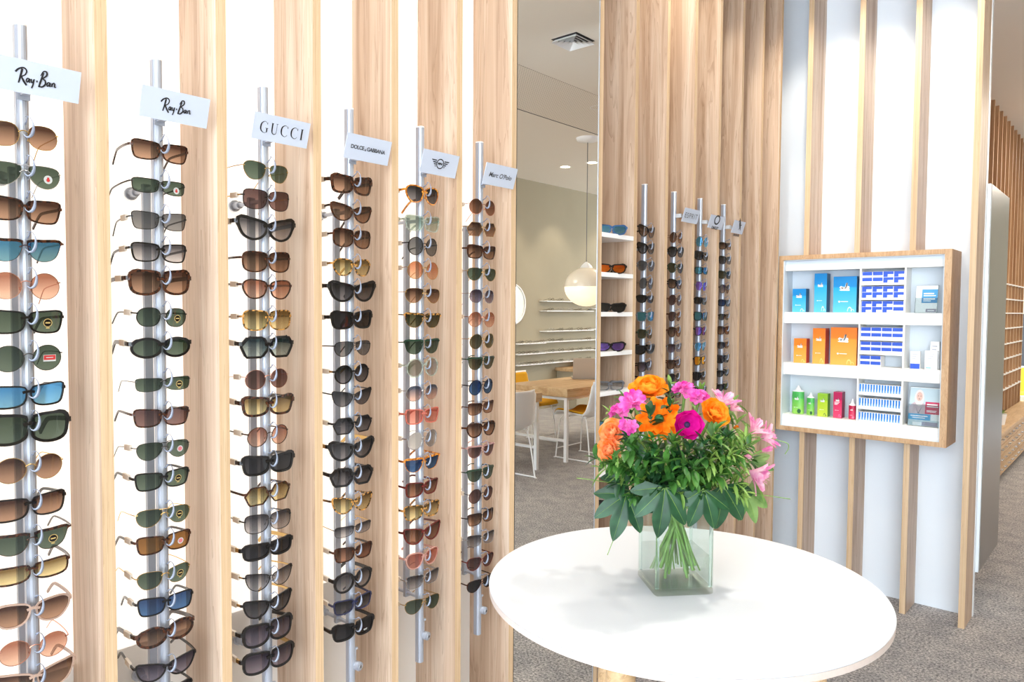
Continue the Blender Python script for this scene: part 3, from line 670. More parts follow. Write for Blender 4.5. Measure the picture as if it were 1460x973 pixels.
for c in range(3):
    for d in dx:
        q = cb((d-.004, YF+.001, FLOORS[c]), (d+.004, YIN, TOPS[c])); build('divider', q, WHITE, cab)
    hh = (TOPS[c]-FLOORS[c])/3
    SUB.append([FLOORS[c]+k*hh for k in range(3)])
    for k in (1, 2):
        q = cb((dx[0]+.004, YF+.002, FLOORS[c]+k*hh-.010), (dx[1]-.004, YIN, FLOORS[c]+k*hh)); build('small_shelf', q, WHITE, cab)

def grad_mat(n, top, mid, bot):
    mt, nt, out = newmat(n); b = nt.nodes.new('ShaderNodeBsdfPrincipled'); b.inputs['Roughness'].default_value = .35
    tc = nt.nodes.new('ShaderNodeTexCoord'); sx = nt.nodes.new('ShaderNodeSeparateXYZ'); L(nt, tc.outputs['Generated'], sx.inputs[0])
    r = ramp(nt, [(.05, bot), (.68, mid), (.72, top), (1, top)]); L(nt, sx.outputs[2], r.inputs[0]); L(nt, r.outputs[0], b.inputs['Base Color']); L(nt, b.outputs[0], out.inputs[0]); return mt
BLUEC = [grad_mat('blue_carton', rgb(20, 134, 204), rgb(34, 168, 226), rgb(96, 196, 232)), pbr('blue_carton_side', rgb(24, 92, 136), .4)]
ORAC = [grad_mat('orange_carton', rgb(242, 128, 38), rgb(250, 156, 54), rgb(252, 178, 84)), pbr('orange_carton_side', rgb(206, 66, 34), .4)]
GRC = [grad_mat('green_carton', rgb(142, 190, 52), rgb(170, 206, 44), rgb(198, 216, 70)), pbr('green_carton_side', rgb(104, 160, 50), .4)]
REDC = [grad_mat('crimson_carton', rgb(178, 28, 84), rgb(212, 36, 92), rgb(222, 70, 110)), pbr('crimson_carton_side', rgb(130, 24, 66), .4)]
GRB = [grad_mat('green_bottle', rgb(72, 176, 84), rgb(98, 192, 80), rgb(150, 208, 90))]*2
REDB = [grad_mat('crimson_bottle', rgb(190, 30, 74), rgb(210, 40, 84), rgb(214, 64, 100))]*2
PRINTW = pbr('white_print', rgb(250, 250, 250), .5)
SCRIPT = [[(0, .2), (.12, .35), (.2, .1), (.32, .3), (.3, .1), (.2, .15)], [(.42, .3), (.5, .1), (.6, .35), (.72, .75), (.62, .1)], [(.75, .3), (.7, .12), (.84, .1), (.88, .3), (.78, .34)], [(.05, .02), (.95, .0)]]
def front_print(w, h, kind, y0):
    """white script mark, small lines, a round dot with a line, and the pale glass drawing low on the right"""
    mb = MB()
    def q(x0, x1, z0, z1): mb.add([(x0, y0, z0), (x1, y0, z0), (x1, y0, z1), (x0, y0, z1)], [(0, 1, 2, 3)])
    s = min(w*.42, .05); lz = h*.70
    sk = ink(SCRIPT, .17, s, .5, .3)
    mb.add([(x, y0-.0002-q_*.4, lz+z) for x, z, q_ in sk.v], sk.f)
    q(-s*.55, s*.5, lz-s*.34, lz-s*.26)
    if kind == 'red':
        for k in range(3): q(-w*.36, -w*.36+w*(.6-.12*k), lz-s*.75-k*.006, lz-s*.70-k*.006+.002)
    zz = h*.30; r = s*.10
    mb.add([(-s*.55+r*math.cos(2*PI*k/12), y0, zz+r*math.sin(2*PI*k/12)) for k in range(12)], [tuple(range(12))])
    q(-s*.4, s*.35, zz-r*.35, zz+r*.35)
    return mb
def glass_print(w, h, y0):
    mb = MB(); r = min(w*.2, .02)
    for k, (cx, rz) in enumerate(((w*.22, h*.10), (w*.34, h*.05))):
        n = 16; pts = []
        for t in range(n+1):
            a = PI*t/n; pts.append((cx+r*.6*math.cos(a)*(1-.25*k), y0, h*.03+rz*1.6*math.sin(a)*(.8+.5*(t % 3 == 0)*0)))
        A = pts; B = [(cx+(x-cx)*.72, y0, h*.03+(z-h*.03)*.75) for x, _, z in pts]
        mb.grid([A, B])
    return mb
def carton(xl_, xr_, yt, yb_, c, mats, depth, label, name='carton', cat='box', Y=None, kind='', grp=None, blobc=None):
    Y = Y or YF+.022; z0 = FLOORS[c]
    a, b = aty(xl_, (yt+yb_)/2, Y).x, aty(xr_, (yt+yb_)/2, Y).x
    w = b-a; h = aty((xl_+xr_)/2, yt, Y).z-aty((xl_+xr_)/2, yb_, Y).z
    o = thing(name, label, cat, ((a+b)/2, Y, z0+.0004), 0, grp)
    mb = MB(); mb.box((-w/2, 0, 0), (w/2, depth, h)); mb.mi = [1, 0, 0, 1, 1, 1]
    build('carton_body', mb, mats, o, bevel=.0008)
    build('print', front_print(w, h, kind, -.0006), PRINTW, o)
    build('glass_drawing', glass_print(w, h, -.0007), blobc or pbr('pale_print', rgb(214, 232, 244), .5), o)
    return o
G1 = 'lens care cartons in the cabinet'
carton(1129.8, 1149, 412, 445.3, 0, BLUEC, .05, 'smallest blue carton, far left of the upper cabinet row', grp=G1)
carton(1160.9, 1178.7, 390, 445.5, 0, BLUEC, .055, 'tall narrow blue carton between two wider ones, upper row', grp=G1)
carton(1188, 1221.3, 394.6, 446, 0, BLUEC, .05, 'large wide blue carton beside the white lens boxes, upper row', grp=G1)
OD = pbr('amber_print', rgb(255, 214, 130), .5)
carton(1131.7, 1149.6, 483.8, 518.5, 1, ORAC, .05, 'smallest orange carton, far left of the middle cabinet row', grp=G1, blobc=OD)
carton(1158.6, 1176.4, 469.6, 520.3, 1, ORAC, .065, 'tall narrow orange carton with dark orange side, middle row', grp=G1, blobc=OD)
carton(1184, 1221.5, 469, 522.6, 1, ORAC, .05, 'large wide orange carton, middle cabinet row', grp=G1, blobc=OD)
DG = pbr('dark_green_print', rgb(38, 96, 56), .5)
carton(1165.4, 1180, 562, 595, 2, GRC, .04, 'lime green carton between a bottle and a crimson carton', grp=G1, blobc=DG)
carton(1188, 1200.4, 559.6, 596.7, 2, REDC, .05, 'crimson carton with white print, lower cabinet row', kind='red', grp=G1, blobc=pbr('pink_print', rgb(240, 130, 180), .5))
def bottle(xl_, xr_, tip, sh, yb_, mats, label, dk):
    Y = YF+.03; z0 = FLOORS[2]; xm = (xl_+xr_)/2
    a, b = aty(xl_, sh, Y).x, aty(xr_, sh, Y).x; w = b-a
    h = aty(xm, sh, Y).z-aty(xm, yb_, Y).z; ht = aty(xm, tip, Y).z-aty(xm, yb_, Y).z
    o = thing('bottle', label, 'bottle', ((a+b)/2, Y+w*.3, z0+.0004), 0, 'lens solution bottles in the cabinet')
    def sec(k, z, n=20): return [(w/2*k*math.cos(2*PI*i/n), w*.32*k*math.sin(2*PI*i/n), z) for i in range(n)]
    mb = MB(); R = [sec(.9, 0), sec(1, .004), sec(1, h*.97), sec(.98, h)]; mb.grid(R, 0, True); mb.add(R[0], [tuple(range(20))[::-1]]); mb.add(R[-1], [tuple(range(20))])
    build('bottle_body', mb, mats[0], o, smooth=False)
    mb = MB(); k = ht-h; R = [sec(.96, h), sec(.86, h+k*.16), sec(.45, h+k*.32), sec(.40, h+k*.55), sec(.22, h+k*.72), sec(.14, h+k)]
    mb.grid(R, 0, True); mb.add(R[-1], [tuple(range(20))]); build('cap', mb, WPLAST, o, smooth=True)
    pr_ = front_print(w*.8, h, '', -w*.32-.001); build('print', pr_, PRINTW, o)
    mb = MB(); n = 14; mb.add([(w*.2+w*.16*math.cos(2*PI*i/n), -w*.32-.0008, h*.14+h*.10*math.sin(2*PI*i/n)) for i in range(n)], [tuple(range(n))]); build('leaf_drawing', mb, dk, o)
bottle(1128.1, 1145, 548.6, 557, 588.8, GRB, 'larger green bottle with white cap, far left of the lower row', DG)
bottle(1149.3, 1160.3, 560, 567.3, 592, GRB, 'smaller green bottle with white nozzle beside the larger one', DG)
bottle(1209.3, 1219.7, 569.6, 579, 598.4, REDB, 'small crimson dropper bottle with white tip, lower row', pbr('dark_pink_print', rgb(236, 120, 150), .5))
# contact lens boxes
LB = pbr('lens_box_blue', rgb(44, 88, 204), .45); LB2 = pbr('lens_box_bright_blue', rgb(20, 126, 218), .45); LBL = pbr('lens_box_pale_blue', rgb(140, 190, 236), .45)
bx0, bx1 = dx[0]+.0055, dx[1]-.0055
ROWN = ['upper', 'middle', 'lower']; SHN = ['bottom', 'middle', 'top']; CN = ['first', 'second', 'third', 'fourth']
for c in range(2):
    hh = (TOPS[c]-FLOORS[c])/3
    for k in range(3):
        for lay in range(2):
            for j in range(4):
                if c == 1 and k == 0 and j > 1: continue
                bw = (bx1-bx0)/4; bh = (hh-.016)/2
                x = bx0+bw*j; z = SUB[c][k]+.0003+lay*(bh+.0002)
                plain = (c == 1) or (k == 2 and j < 2) or (k == 0 and j == 3)
                o = thing('lens_box', 'blue-white lens box, %s layer, %s small shelf, %s from left, %s cabinet row' % (('lower', 'upper')[lay], SHN[k], CN[j], ROWN[c]), 'box', (x+.0006, YF+.010, z), 0, 'contact lens boxes in the cabinet')
                build('carton_body', bx((0, 0, 0), (bw-.0012, .075, bh)), PRINTW, o)
                mb = MB()
                if plain: mb.box((.001, -.0006, bh*.35), (bw-.0025, .0002, bh*.97))
                else:
                    mb.box((.001, -.0006, bh*.50), (bw-.0025, .0002, bh*.98)); mb.box((.001, -.0006, bh*.04), (bw*.42, .0002, bh*.50))
                build('blue_band', mb, LB, o)
NB = 15
for k in range(3):
    hh = (TOPS[2]-FLOORS[2])/3; bw = (bx1-bx0)/NB; bh = hh-.026
    for j in range(NB):
        o = thing('lens_box', 'slim bright blue lens box, %s from left on the %s small shelf, lower row' % (ORD[j], SHN[k]), 'box', (bx0+bw*j+.0004, YF+.012, SUB[2][k]+.0003), 0, 'slim contact lens boxes in the cabinet')
        build('carton_body', bx((0, 0, 0), (bw-.0008, .07, bh)), PRINTW, o)
        mb = MB(); mb.box((.0006, -.0006, bh*.12), (bw*.62, .0002, bh*.96)); bb = build('blue_band', mb, LB2, o)
        mb = MB(); mb.add([(bw*.18, -.0008, bh*.14), (bw*.62, -.0008, bh*.14), (bw*.62, -.0008, bh*.5), (bw*.4, -.0008, bh*.34)], [(0, 1, 2, 3)]); build('pale_mark', mb, LBL, o)
# small white boxes, leaflet holders
def sq(mb, x0, x1, z0, z1, y, mi=0): mb.add([(x0, y, z0), (x1, y, z0), (x1, y, z1), (x0, y, z1)], [(0, 1, 2, 3)], mi)
def white_box(xl_, xr_, yt, yb_, Y, label, band):
    a, b = aty(xl_, yb_, Y).x, aty(xr_, yb_, Y).x; w = b-a; xm = (xl_+xr_)/2
    h = aty(xm, yt, Y).z-aty(xm, yb_, Y).z
    o = thing('lens_drops_box', label, 'box', (a, Y, FLOORS[1]+.0004), 0, 'white boxes in the cabinet')
    build('carton_body', bx((0, 0, 0), (w, .022, h)), PRINTW, o, bevel=.0006)
    mb = MB()
    if band == 'blue': sq(mb, 0.0005, w-.0005, .0005, h*.30, -.0008)
    elif band == 'ring':
        n = 14; mb.grid([[(w*.4+w*.34*math.cos(PI*i/n), -.0008, h*.42+w*.34*math.sin(PI*i/n)) for i in range(n+1)], [(w*.4+w*.28*math.cos(PI*i/n), -.0008, h*.42+w*.28*math.sin(PI*i/n)) for i in range(n+1)]])
    else: sq(mb, w*.1, w*.5, h*.05, h*.12, -.0008)
    build('band', mb, {'blue': LB, 'ring': INKG, 'pale': LBL}[band], o)
    mb = MB()
    for k in range(3): sq(mb, w*.2, w*(.75-.1*k), h*(.82-.12*k), h*(.85-.12*k), -.0008)
    build('print', mb, pbr('light_grey_print', rgb(176, 178, 190), .5), o)
white_box(1297.5, 1311, 502.4, 527, YF+.02, 'small white box with a blue foot, middle cabinet row', 'blue')
white_box(1318, 1336, 502, 528.6, YF+.02, 'white box in front of a taller white one, middle row', 'pale')
white_box(1325.5, 1338.5, 489.6, 529, YF+.05, 'tallest white box standing behind another white box', 'ring')
ACR = clear('leaflet_acrylic', rgb(236, 242, 244), .08)
def leaflet(xl_, xr_, yt, yb_, c, label, paint, nm):
    Y = YF+.018; xm = (xl_+xr_)/2
    a, b = aty(xl_, (yt+yb_)/2, Y).x, aty(xr_, (yt+yb_)/2, Y).x; w = b-a; h = aty(xm, yt, Y+.02).z-FLOORS[c]
    o = thing(nm, label, 'leaflet holder', (a, Y, FLOORS[c]+.0004)); lean = Matrix.Shear('XY', 4, (0, 0)) if False else Matrix(((1, 0, 0, 0), (0, 1, .22, 0), (0, 0, 1, 0), (0, 0, 0, 1)))
    mb = MB(); mb.box((0, 0, 0), (w, .0015, h*.55), 0, lean); mb.box((0, .012, 0), (w, .0135, h), 0, lean); mb.box((0, 0, 0), (w, .05, .0015)); mb.box((0, 0, 0), (.0012, .012, h*.55), 0, lean); mb.box((w-.0012, 0, 0), (w, .012, h*.55), 0, lean)
    build('holder', mb, ACR, o)
    mb = MB(); mb.box((.002, .003, .002), (w-.002, .011, h*.985), 0, lean); lf = build('leaflets', mb, PRINTW, o)
    for nm2, shapes, mt in paint(w, h):
        mb = MB()
        for p in shapes: mb.add([(x, .0024-.0001*lv, z) for x, z, lv in p], [tuple(range(len(p)))], 0, lean)
        build(nm2, mb, mt, lf)
def R(x0, x1, z0, z1, lv=1): return [(x0, z0, lv), (x1, z0, lv), (x1, z1, lv), (x0, z1, lv)]
def EL(cx, cz, rx, rz, lv, n=18): return [(cx+rx*math.cos(2*PI*k/n), cz+rz*math.sin(2*PI*k/n), lv) for k in range(n)]
def paint_a(w, h):
    return [('blue_field', [R(w*.28, w*.98, h*.36, h*.85)], pbr('leaflet_blue', rgb(70, 150, 202), .5)),
            ('text_lines', [R(w*.36, w*.82, h*.68, h*.72, 3), R(w*.36, w*.90, h*.61, h*.64, 3), R(w*.36, w*.88, h*.48, h*.53, 3), R(w*.36, w*.7, h*.42, h*.45, 3)], PRINTW),
            ('grey_field', [R(w*.5, w*.96, h*.03, h*.15)], pbr('leaflet_grey', rgb(150, 146, 166), .5)), ('text_line', [R(w*.58, w*.88, h*.07, h*.10, 3)], PRINTW)]
def paint_b(w, h):
    return [('photo_background', [R(w*.02, w*.98, h*.02, h*.97)], pbr('leaflet_sky', rgb(196, 216, 224), .5)),
            ('white_field', [R(w*.72, w*.98, h*.16, h*.34, 2), R(w*.16, w*.5, h*.02, h*.10, 2)], PRINTW),
            ('printed_coat', [[(w*.02, h*.28, 2), (w*.02, h*.5, 2), (w*.16, h*.60, 2), (w*.34, h*.62, 2), (w*.52, h*.56, 2), (w*.58, h*.28, 2)]], pbr('leaflet_coat', rgb(206, 184, 190), .5)),
            ('printed_hair', [EL(w*.32, h*.72, w*.15, h*.21, 3)], pbr('leaflet_hair', rgb(236, 226, 222), .5)),
            ('printed_face', [EL(w*.32, h*.75, w*.095, h*.12, 4)], pbr('leaflet_face', rgb(226, 186, 172), .5)),
            ('printed_features', [EL(w*.28, h*.765, w*.016, h*.009, 5), EL(w*.36, h*.765, w*.016, h*.009, 5), EL(w*.32, h*.69, w*.03, h*.010, 5)], pbr('leaflet_dark', rgb(120, 84, 84), .5)),
            ('printed_scarf', [[(w*.22, h*.50, 4), (w*.30, h*.32, 4), (w*.36, h*.32, 4), (w*.30, h*.36, 4)], [(w*.44, h*.54, 4), (w*.33, h*.32, 4), (w*.30, h*.32, 4)]], pbr('leaflet_navy', rgb(110, 120, 140), .5)),
            ('crimson_field', [R(w*.52, w*.98, h*.32, h*.63, 5)], pbr('leaflet_crimson', rgb(206, 52, 96), .5)),
            ('text_lines', [R(w*.57, w*.9, h*.55, h*.58, 6), R(w*.57, w*.92, h*.50, h*.525, 6), R(w*.57, w*.88, h*.40, h*.415, 6), R(w*.57, w*.86, h*.37, h*.385, 6)], PRINTW),
            ('blue_field', [R(0.01*w, w*.70, h*.16, h*.31, 6)], pbr('leaflet_bright_blue', rgb(52, 164, 216), .5)), ('text_line', [R(w*.08, w*.62, h*.245, h*.27, 7), R(w*.14, w*.54, h*.20, h*.22, 7)], PRINTW),
            ('grey_field', [R(w*.45, w*.93, h*.02, h*.12, 6)], pbr('leaflet_grey', rgb(150, 146, 166), .5))]
leaflet(1304, 1336, 407, 446, 0, 'white leaflet holder with a small blue panel, upper right compartment', paint_a, 'leaflet_holder')
leaflet(1294, 1340, 553, 609, 2, 'leaflet holder showing a smiling blonde person, lower right compartment', paint_b, 'leaflet_holder')

# ------------------------------------------------------------------ round table
TX, TY, TZ, TR = -.780, 1.478, .90, .431
tb = thing('round_table', 'round white table with plywood edge and splayed wooden legs', 'table', (TX, TY, 0))
mb = MB(); n = 96
mb.lathe([(TR-.0015, TZ-.0035), (TR-.0002, TZ-.0015), (TR-.0012, TZ)], n); build('tabletop', mb, TABLEW, tb, smooth=False)
mb = MB(); mb.lathe([(TR-.012, TZ-.022), (TR-.001, TZ-.0165), (TR-.0008, TZ-.0036)], n); build('edge_band', mb, PLYEDGE, tb, smooth=False)
def legp(a, t): return Vector((TX+(.27+.10*t)*math.cos(a), TY+(.27+.10*t)*math.sin(a), (TZ-.0222)*(1-t)))
def legx(a):
    p = legp(a, .12)-CP; return W/2+FPX*p.dot(RT)/p.dot(FW)
best = min((abs(legx(k*.01)-884), k*.01) for k in range(0, 629) if (legp(k*.01, .1)-CP).dot(FW) < (Vector((TX, TY, TZ))-CP).dot(FW)-.1)
a0 = best[1]
for k in range(3):
    a = a0+k*2*PI/3
    mb = MB(); ps = [legp(a, t)-Vector((TX, TY, 0)) for t in (0, .5, 1)]
    mb.tube(ps, [.030, .026, .016], 16); build('leg', mb, WOOD_FLAT, tb, smooth=True)
mb = MB(); mb.lathe([(.20, TZ-.040), (.20, TZ-.0222)], 32); build('under_plate', mb, WOOD_FLAT, tb)

# ------------------------------------------------------------------ vase
VX, VY, VS, VH = -.782, 1.452, .131, .205
va = thing('glass_vase', 'square clear glass vase with water standing on the white table', 'vase', (VX, VY, TZ), math.radians(-42))
def rsq(h, r, n=4):
    out = []
    for cx, cz, a0_ in ((h-r, h-r, 0), (-h+r, h-r, PI/2), (-h+r, -h+r, PI), (h-r, -h+r, 1.5*PI)):
        for k in range(n+1):
            a = a0_+k*PI/2/n; out.append((cx+r*math.cos(a), cz+r*math.sin(a)))
    return out
hs = VS/2; n = len(rsq(hs, .008))
def lv(h, r, z): return [(x, y, z) for x, y in rsq(h, r)]
mb = MB(); mb.grid([lv(hs, .008, .016), lv(hs, .008, VH), lv(hs-.001, .008, VH+.0012), lv(hs-.004, .006, VH+.0012), lv(hs-.005, .006, VH), lv(hs-.005, .006, .016)], 0, True)
build('glass_wall', mb, GLASS, va, smooth=False)
for sx_ in (-1, 1):
    for sy2 in (-1, 1):
        mb = MB(); mb.tube([(sx_*(hs-.0062), sy2*(hs-.0062), .0165), (sx_*(hs-.0062), sy2*(hs-.0062), VH-.001)], .0040, 10); build('corner', mb, GLASSOLID, va, smooth=True)
mb = MB(); R_ = [lv(hs-.004, .006, .0005), lv(hs, .008, .004), lv(hs, .008, .0125), lv(hs-.004, .008, .013)]; mb.grid(R_, 0, True); mb.add(R_[0], [tuple(range(n))[::-1]]); mb.add(R_[-1], [tuple(range(n))])
build('glass_base', mb, clear('thick_glass', rgb(240, 242, 238), .045), va, smooth=False)
mb = MB(); R_ = [lv(hs-.0056, .006, .0164), lv(hs-.0056, .006, .082)]; mb.grid(R_, 0, True); mb.add(R_[-1], [tuple(range(n))]); mb.add(R_[0], [tuple(range(n))[::-1]])
build('water', mb, WATER, va)

# ------------------------------------------------------------------ bouquet
def petal_mat(n, base, tip, streak=0, trans=.35):
    mt, nt, out = newmat(n)
    d = nt.nodes.new('ShaderNodeBsdfDiffuse'); t = nt.nodes.new('ShaderNodeBsdfTranslucent')
    tc = nt.nodes.new('ShaderNodeTexCoord'); ns = nt.nodes.new('ShaderNodeTexNoise'); ns.inputs['Scale'].default_value = 45; L(nt, tc.outputs['Object'], ns.inputs['Vector'])
    r = ramp(nt, [(.35, base), (.65, tip)]); L(nt, ns.outputs['Fac'], r.inputs[0])
    for s in (d, t): L(nt, r.outputs[0], s.inputs[0])
    mx = nt.nodes.new('ShaderNodeMixShader'); mx.inputs[0].default_value = trans; L(nt, d.outputs[0], mx.inputs[1]); L(nt, t.outputs[0], mx.inputs[2])
    L(nt, mx.outputs[0], out.inputs[0]); return mt
def leaf_mat(n, a, b):
    mt, nt, out = newmat(n)
    d = nt.nodes.new('ShaderNodeBsdfPrincipled'); d.inputs['Roughness'].default_value = .42; t = nt.nodes.new('ShaderNodeBsdfTranslucent')
    tc = nt.nodes.new('ShaderNodeTexCoord'); ns = nt.nodes.new('ShaderNodeTexNoise'); ns.inputs['Scale'].default_value = 28; L(nt, tc.outputs['Object'], ns.inputs['Vector'])
    r = ramp(nt, [(.35, a), (.65, b)]); L(nt, ns.outputs['Fac'], r.inputs[0]); L(nt, r.outputs[0], d.inputs['Base Color']); L(nt, r.outputs[0], t.inputs[0])
    mx = nt.nodes.new('ShaderNodeMixShader'); mx.inputs[0].default_value = .25; L(nt, d.outputs[0], mx.inputs[1]); L(nt, t.outputs[0], mx.inputs[2]); L(nt, mx.outputs[0], out.inputs[0]); return mt
ORG = petal_mat('orange_petal', rgb(226, 92, 10), rgb(246, 140, 36)); GLD = petal_mat('golden_petal', rgb(240, 132, 16), rgb(252, 176, 64)); PEACH = petal_mat('peach_petal', rgb(242, 130, 52), rgb(252, 192, 140))
MAG = petal_mat('magenta_petal', rgb(190, 10, 124), rgb(214, 30, 150)); PNK = petal_mat('pink_petal', rgb(214, 66, 166), rgb(238, 134, 202)); LPK = petal_mat('pale_pink_petal', rgb(226, 108, 172), rgb(250, 206, 222))
EYEM = pbr('dark_flower_eye', rgb(44, 30, 70), .7); STEMG = pbr('green_stem', rgb(112, 150, 66), .5, noise=.15, nscale=60); STEMB = pbr('woody_stem', rgb(92, 74, 60), .7)
LF = [leaf_mat('leaf_dark', rgb(18, 50, 26), rgb(38, 84, 40)), leaf_mat('leaf_mid', rgb(36, 84, 32), rgb(74, 124, 48)), leaf_mat('leaf_light', rgb(84, 126, 50), rgb(138, 170, 82))]
FATS = leaf_mat('broad_leaf', rgb(18, 58, 32), rgb(38, 86, 50)); FATL = leaf_mat('broad_leaf_pale', rgb(84, 128, 66), rgb(136, 168, 100))
def petal(mb, ln, wd, r0_, tilt, curl, az, z0=0, cup=.15, notch=0, ns=5, nw=4, base=.25):
    rows = []; r, z = r0_, z0
    for i in range(ns+1):
        s = i/ns; el = tilt+curl*s
        if i: r += ln/ns*math.cos(el); z += ln/ns*math.sin(el)
        w = wd*(base+(1-base)*math.sin(min(1, s*1.25)*PI/2))*(1 if s < .72 else math.sqrt(max(0, 1-((s-.72)/.30)**2)))
        row = []
        for j in range(nw+1):
            t = j/nw*2-1; off = cup*wd*t*t
            rr = r-off*math.sin(el)+(notch*(1-abs(t))*-.004 if i == ns else 0); zz = z+off*math.cos(el)
            x, y = rr, w/2*t
            row.append((x*math.cos(az)-y*math.sin(az), x*math.sin(az)+y*math.cos(az), zz))
        rows.append(row)
    mb.grid(rows)
NECK = Vector((VX, VY, TZ+VH*.86)); D0 = (NECK-CP).dot(FW)
def bp(px, py, dd): return atd(px, py, D0+dd)
def stem_pts(head, spread=.8):
    foot = Vector((VX, VY, TZ+.02)); d = head-NECK; dl = Vector((d.x, d.y, 0)); rr_ = random.Random(int(abs(head.x*9e4+head.z*5e4)) % 7919)
    if dl.length > .001: foot -= dl.normalized()*min(.040, dl.length*.3)
    foot += Vector((rr_.uniform(-.022, .022), rr_.uniform(-.022, .022), rr_.uniform(0, .03))); foot.x = min(max(foot.x, VX-.045), VX+.045); foot.y = min(max(foot.y, VY-.045), VY+.045)
    nk = NECK+dl*.10+Vector((rr_.uniform(-.012, .012), rr_.uniform(-.012, .012), 0))
    return smooth_open([tuple(foot), tuple(nk), tuple(nk.lerp(head, .55)+Vector((0, 0, .015))), tuple(head)], 5)
def orient(o, pos, axis, spin=0):
    q = Vector(axis).to_track_quat('Z', 'Y').to_matrix().to_4x4() @ Matrix.Rotation(spin, 4, 'Z'); q.translation = pos; return q
FG = None
def flower(kind, name, label, pos, axis, R_=.03, mt=ORG, spin=0., cat='flower'):
    o = thing(name, label, cat, pos, 0, 'flowers in the bouquet')
    M4 = orient(o, Vector((0, 0, 0)), axis, spin)
    rnd = random.Random(hash(label) % 1000 if False else len(label)*7+int(pos.x*1e4) % 97)
    pb = MB(); ce = None; cm = None
    if kind == 'daisy':
        for lay, (nn, ln, tl) in enumerate(((10, 1., .10), (10, .85, .42))):
            for k in range(nn): petal(pb, R_*ln, R_*.40, R_*.10, tl+rnd.uniform(-.12, .12), .05, 2*PI*k/nn+lay*.3, lay*.001, .10)
        ce = MB(); ce.lathe([(R_*.20, 0), (R_*.22, R_*.1), (R_*.15, R_*.2), (.0005, R_*.22)], 14); cm = DG
    elif kind == 'rose':
        for lay, (nn, ln, wd, tl, cu) in enumerate(((6, 1.0, 1.0, .25, .25), (6, .9, .95, .55, .4), (5, .8, .85, .85, .55), (5, .65, .7, 1.1, .7), (4, .5, .55, 1.3, .8), (3, .36, .4, 1.45, .9))):
            for k in range(nn): petal(pb, R_*ln, R_*wd, R_*.06, tl+rnd.uniform(-.1, .1), cu, 2*PI*k/nn+lay*.5+rnd.uniform(-.1, .1), -R_*.1+lay*R_*.02, .12)
    elif kind == 'anemone':
        for lay, (nn, ln, tl) in enumerate(((5, 1., .55), (4, .92, .75))):
            for k in range(nn): petal(pb, R_*ln*1.15, R_*1.05, R_*.05, tl, .35, 2*PI*k/nn+lay*.6, 0, .12)
        ce = MB(); ce.lathe([(R_*.2, 0), (R_*.2, R_*.12), (R_*.12, R_*.22), (.0005, R_*.25)], 14)
        for k in range(26):
            a = 2*PI*k/26; r = R_*rnd.uniform(.34, .46); ce.tube([(R_*.12*math.cos(a), R_*.12*math.sin(a), .002), (r*math.cos(a), r*math.sin(a), R_*.24)], .0004, 4); ce.lathe([(.0003, 0), (.0010, .0006), (.0003, .0014)], 6, 0, Matrix.Translation((r*math.cos(a), r*math.sin(a), R_*.24)))
        cm = EYEM
    elif kind == 'lily':
        for h in range(1):
            for k in range(6): petal(pb, R_*1.3, R_*.55, R_*.05, 1.15-.15*(k % 2), -.55, 2*PI*k/6, 0, .14, base=.3)
        ce = MB()
        for k in range(5):
            a = k*1.25; ce.tube([(0, 0, 0), (R_*.12*math.cos(a), R_*.12*math.sin(a), R_*.6), (R_*.25*math.cos(a), R_*.25*math.sin(a), R_*1.05)], .0005, 4)
        cm = LPK
    elif kind == 'cluster':
        for h in range(5):
            ax = Vector((rnd.uniform(-.9, .9), rnd.uniform(-.9, .9), 1)).normalized(); T = ax.to_track_quat('Z', 'Y').to_matrix().to_4x4(); T.translation = ax*R_*.35
            t2 = MB()
            for k in range(6): petal(t2, R_*.75, R_*.42, R_*.04, 1.1, -.75, 2*PI*k/6+h, 0, .12, base=.35)
            pb.add(t2.v, t2.f, 0, T)
    elif kind == 'bud':
        for k in range(5): petal(pb, R_*1.4, R_*.7, R_*.05, 1.3, .35, 2*PI*k/5, 0, .3)
    mb2 = MB(); mb2.add(pb.v, pb.f, 0, M4); build('petals', mb2, mt, o, smooth=True)
    if ce: mb2 = MB(); mb2.add(ce.v, ce.f, 0, M4); build('flower_centre', mb2, cm, o, smooth=True)
    st = MB(); st.tube([Vector(p)-pos for p in stem_pts(pos)], .0034 if R_ > .02 else .002, 7); build('stem', st, STEMG, o, smooth=True)
    # calyx
    return o
TOC = -FW  # towards the viewer's side of the bouquet
def ax(r, u, c): return (RT*r+UP*u+TOC*c).normalized()
flower('rose', 'ranunculus', 'large orange flower at the crown of the bouquet', bp(925, 560, .02), ax(-.15, .8, .45), .047, GLD)
flower('daisy', 'gerbera', 'open orange daisy with pointed petals left of the magenta bloom', bp(940, 598, -.09), ax(-.25, .35, .9), .045, ORG)
flower('anemone', 'anemone', 'deep magenta cup-shaped bloom with a dark eye', bp(979, 606, -.11), ax(-.05, .12, 1), .036, MAG)
flower('rose', 'ranunculus', 'golden orange flower right of the magenta bloom', bp(1016, 592, -.06), ax(.3, .5, .8), .037, GLD, .4)
flower('rose', 'ranunculus', 'upper peach orange flower at the left rim of the bouquet', bp(876, 618, -.05), ax(-.6, .4, .8), .034, PEACH)
flower('rose', 'ranunculus', 'lower peach orange flower at the left rim of the bouquet', bp(872, 642, -.06), ax(-.7, .1, .8), .032, PEACH, .7)
flower('cluster', 'freesia', 'upper pink blossom cluster on the left side of the bouquet', bp(903, 577, -.03), ax(-.3, .8, .6), .034, PNK)
flower('cluster', 'freesia', 'pink blossom cluster above the peach flowers', bp(884, 592, -.02), ax(-.6, .6, .6), .026, PNK, .9)
flower('cluster', 'freesia', 'mauve pink blossoms between peach and orange flowers', bp(898, 607, -.08), ax(-.5, .3, .8), .024, PNK, .3)
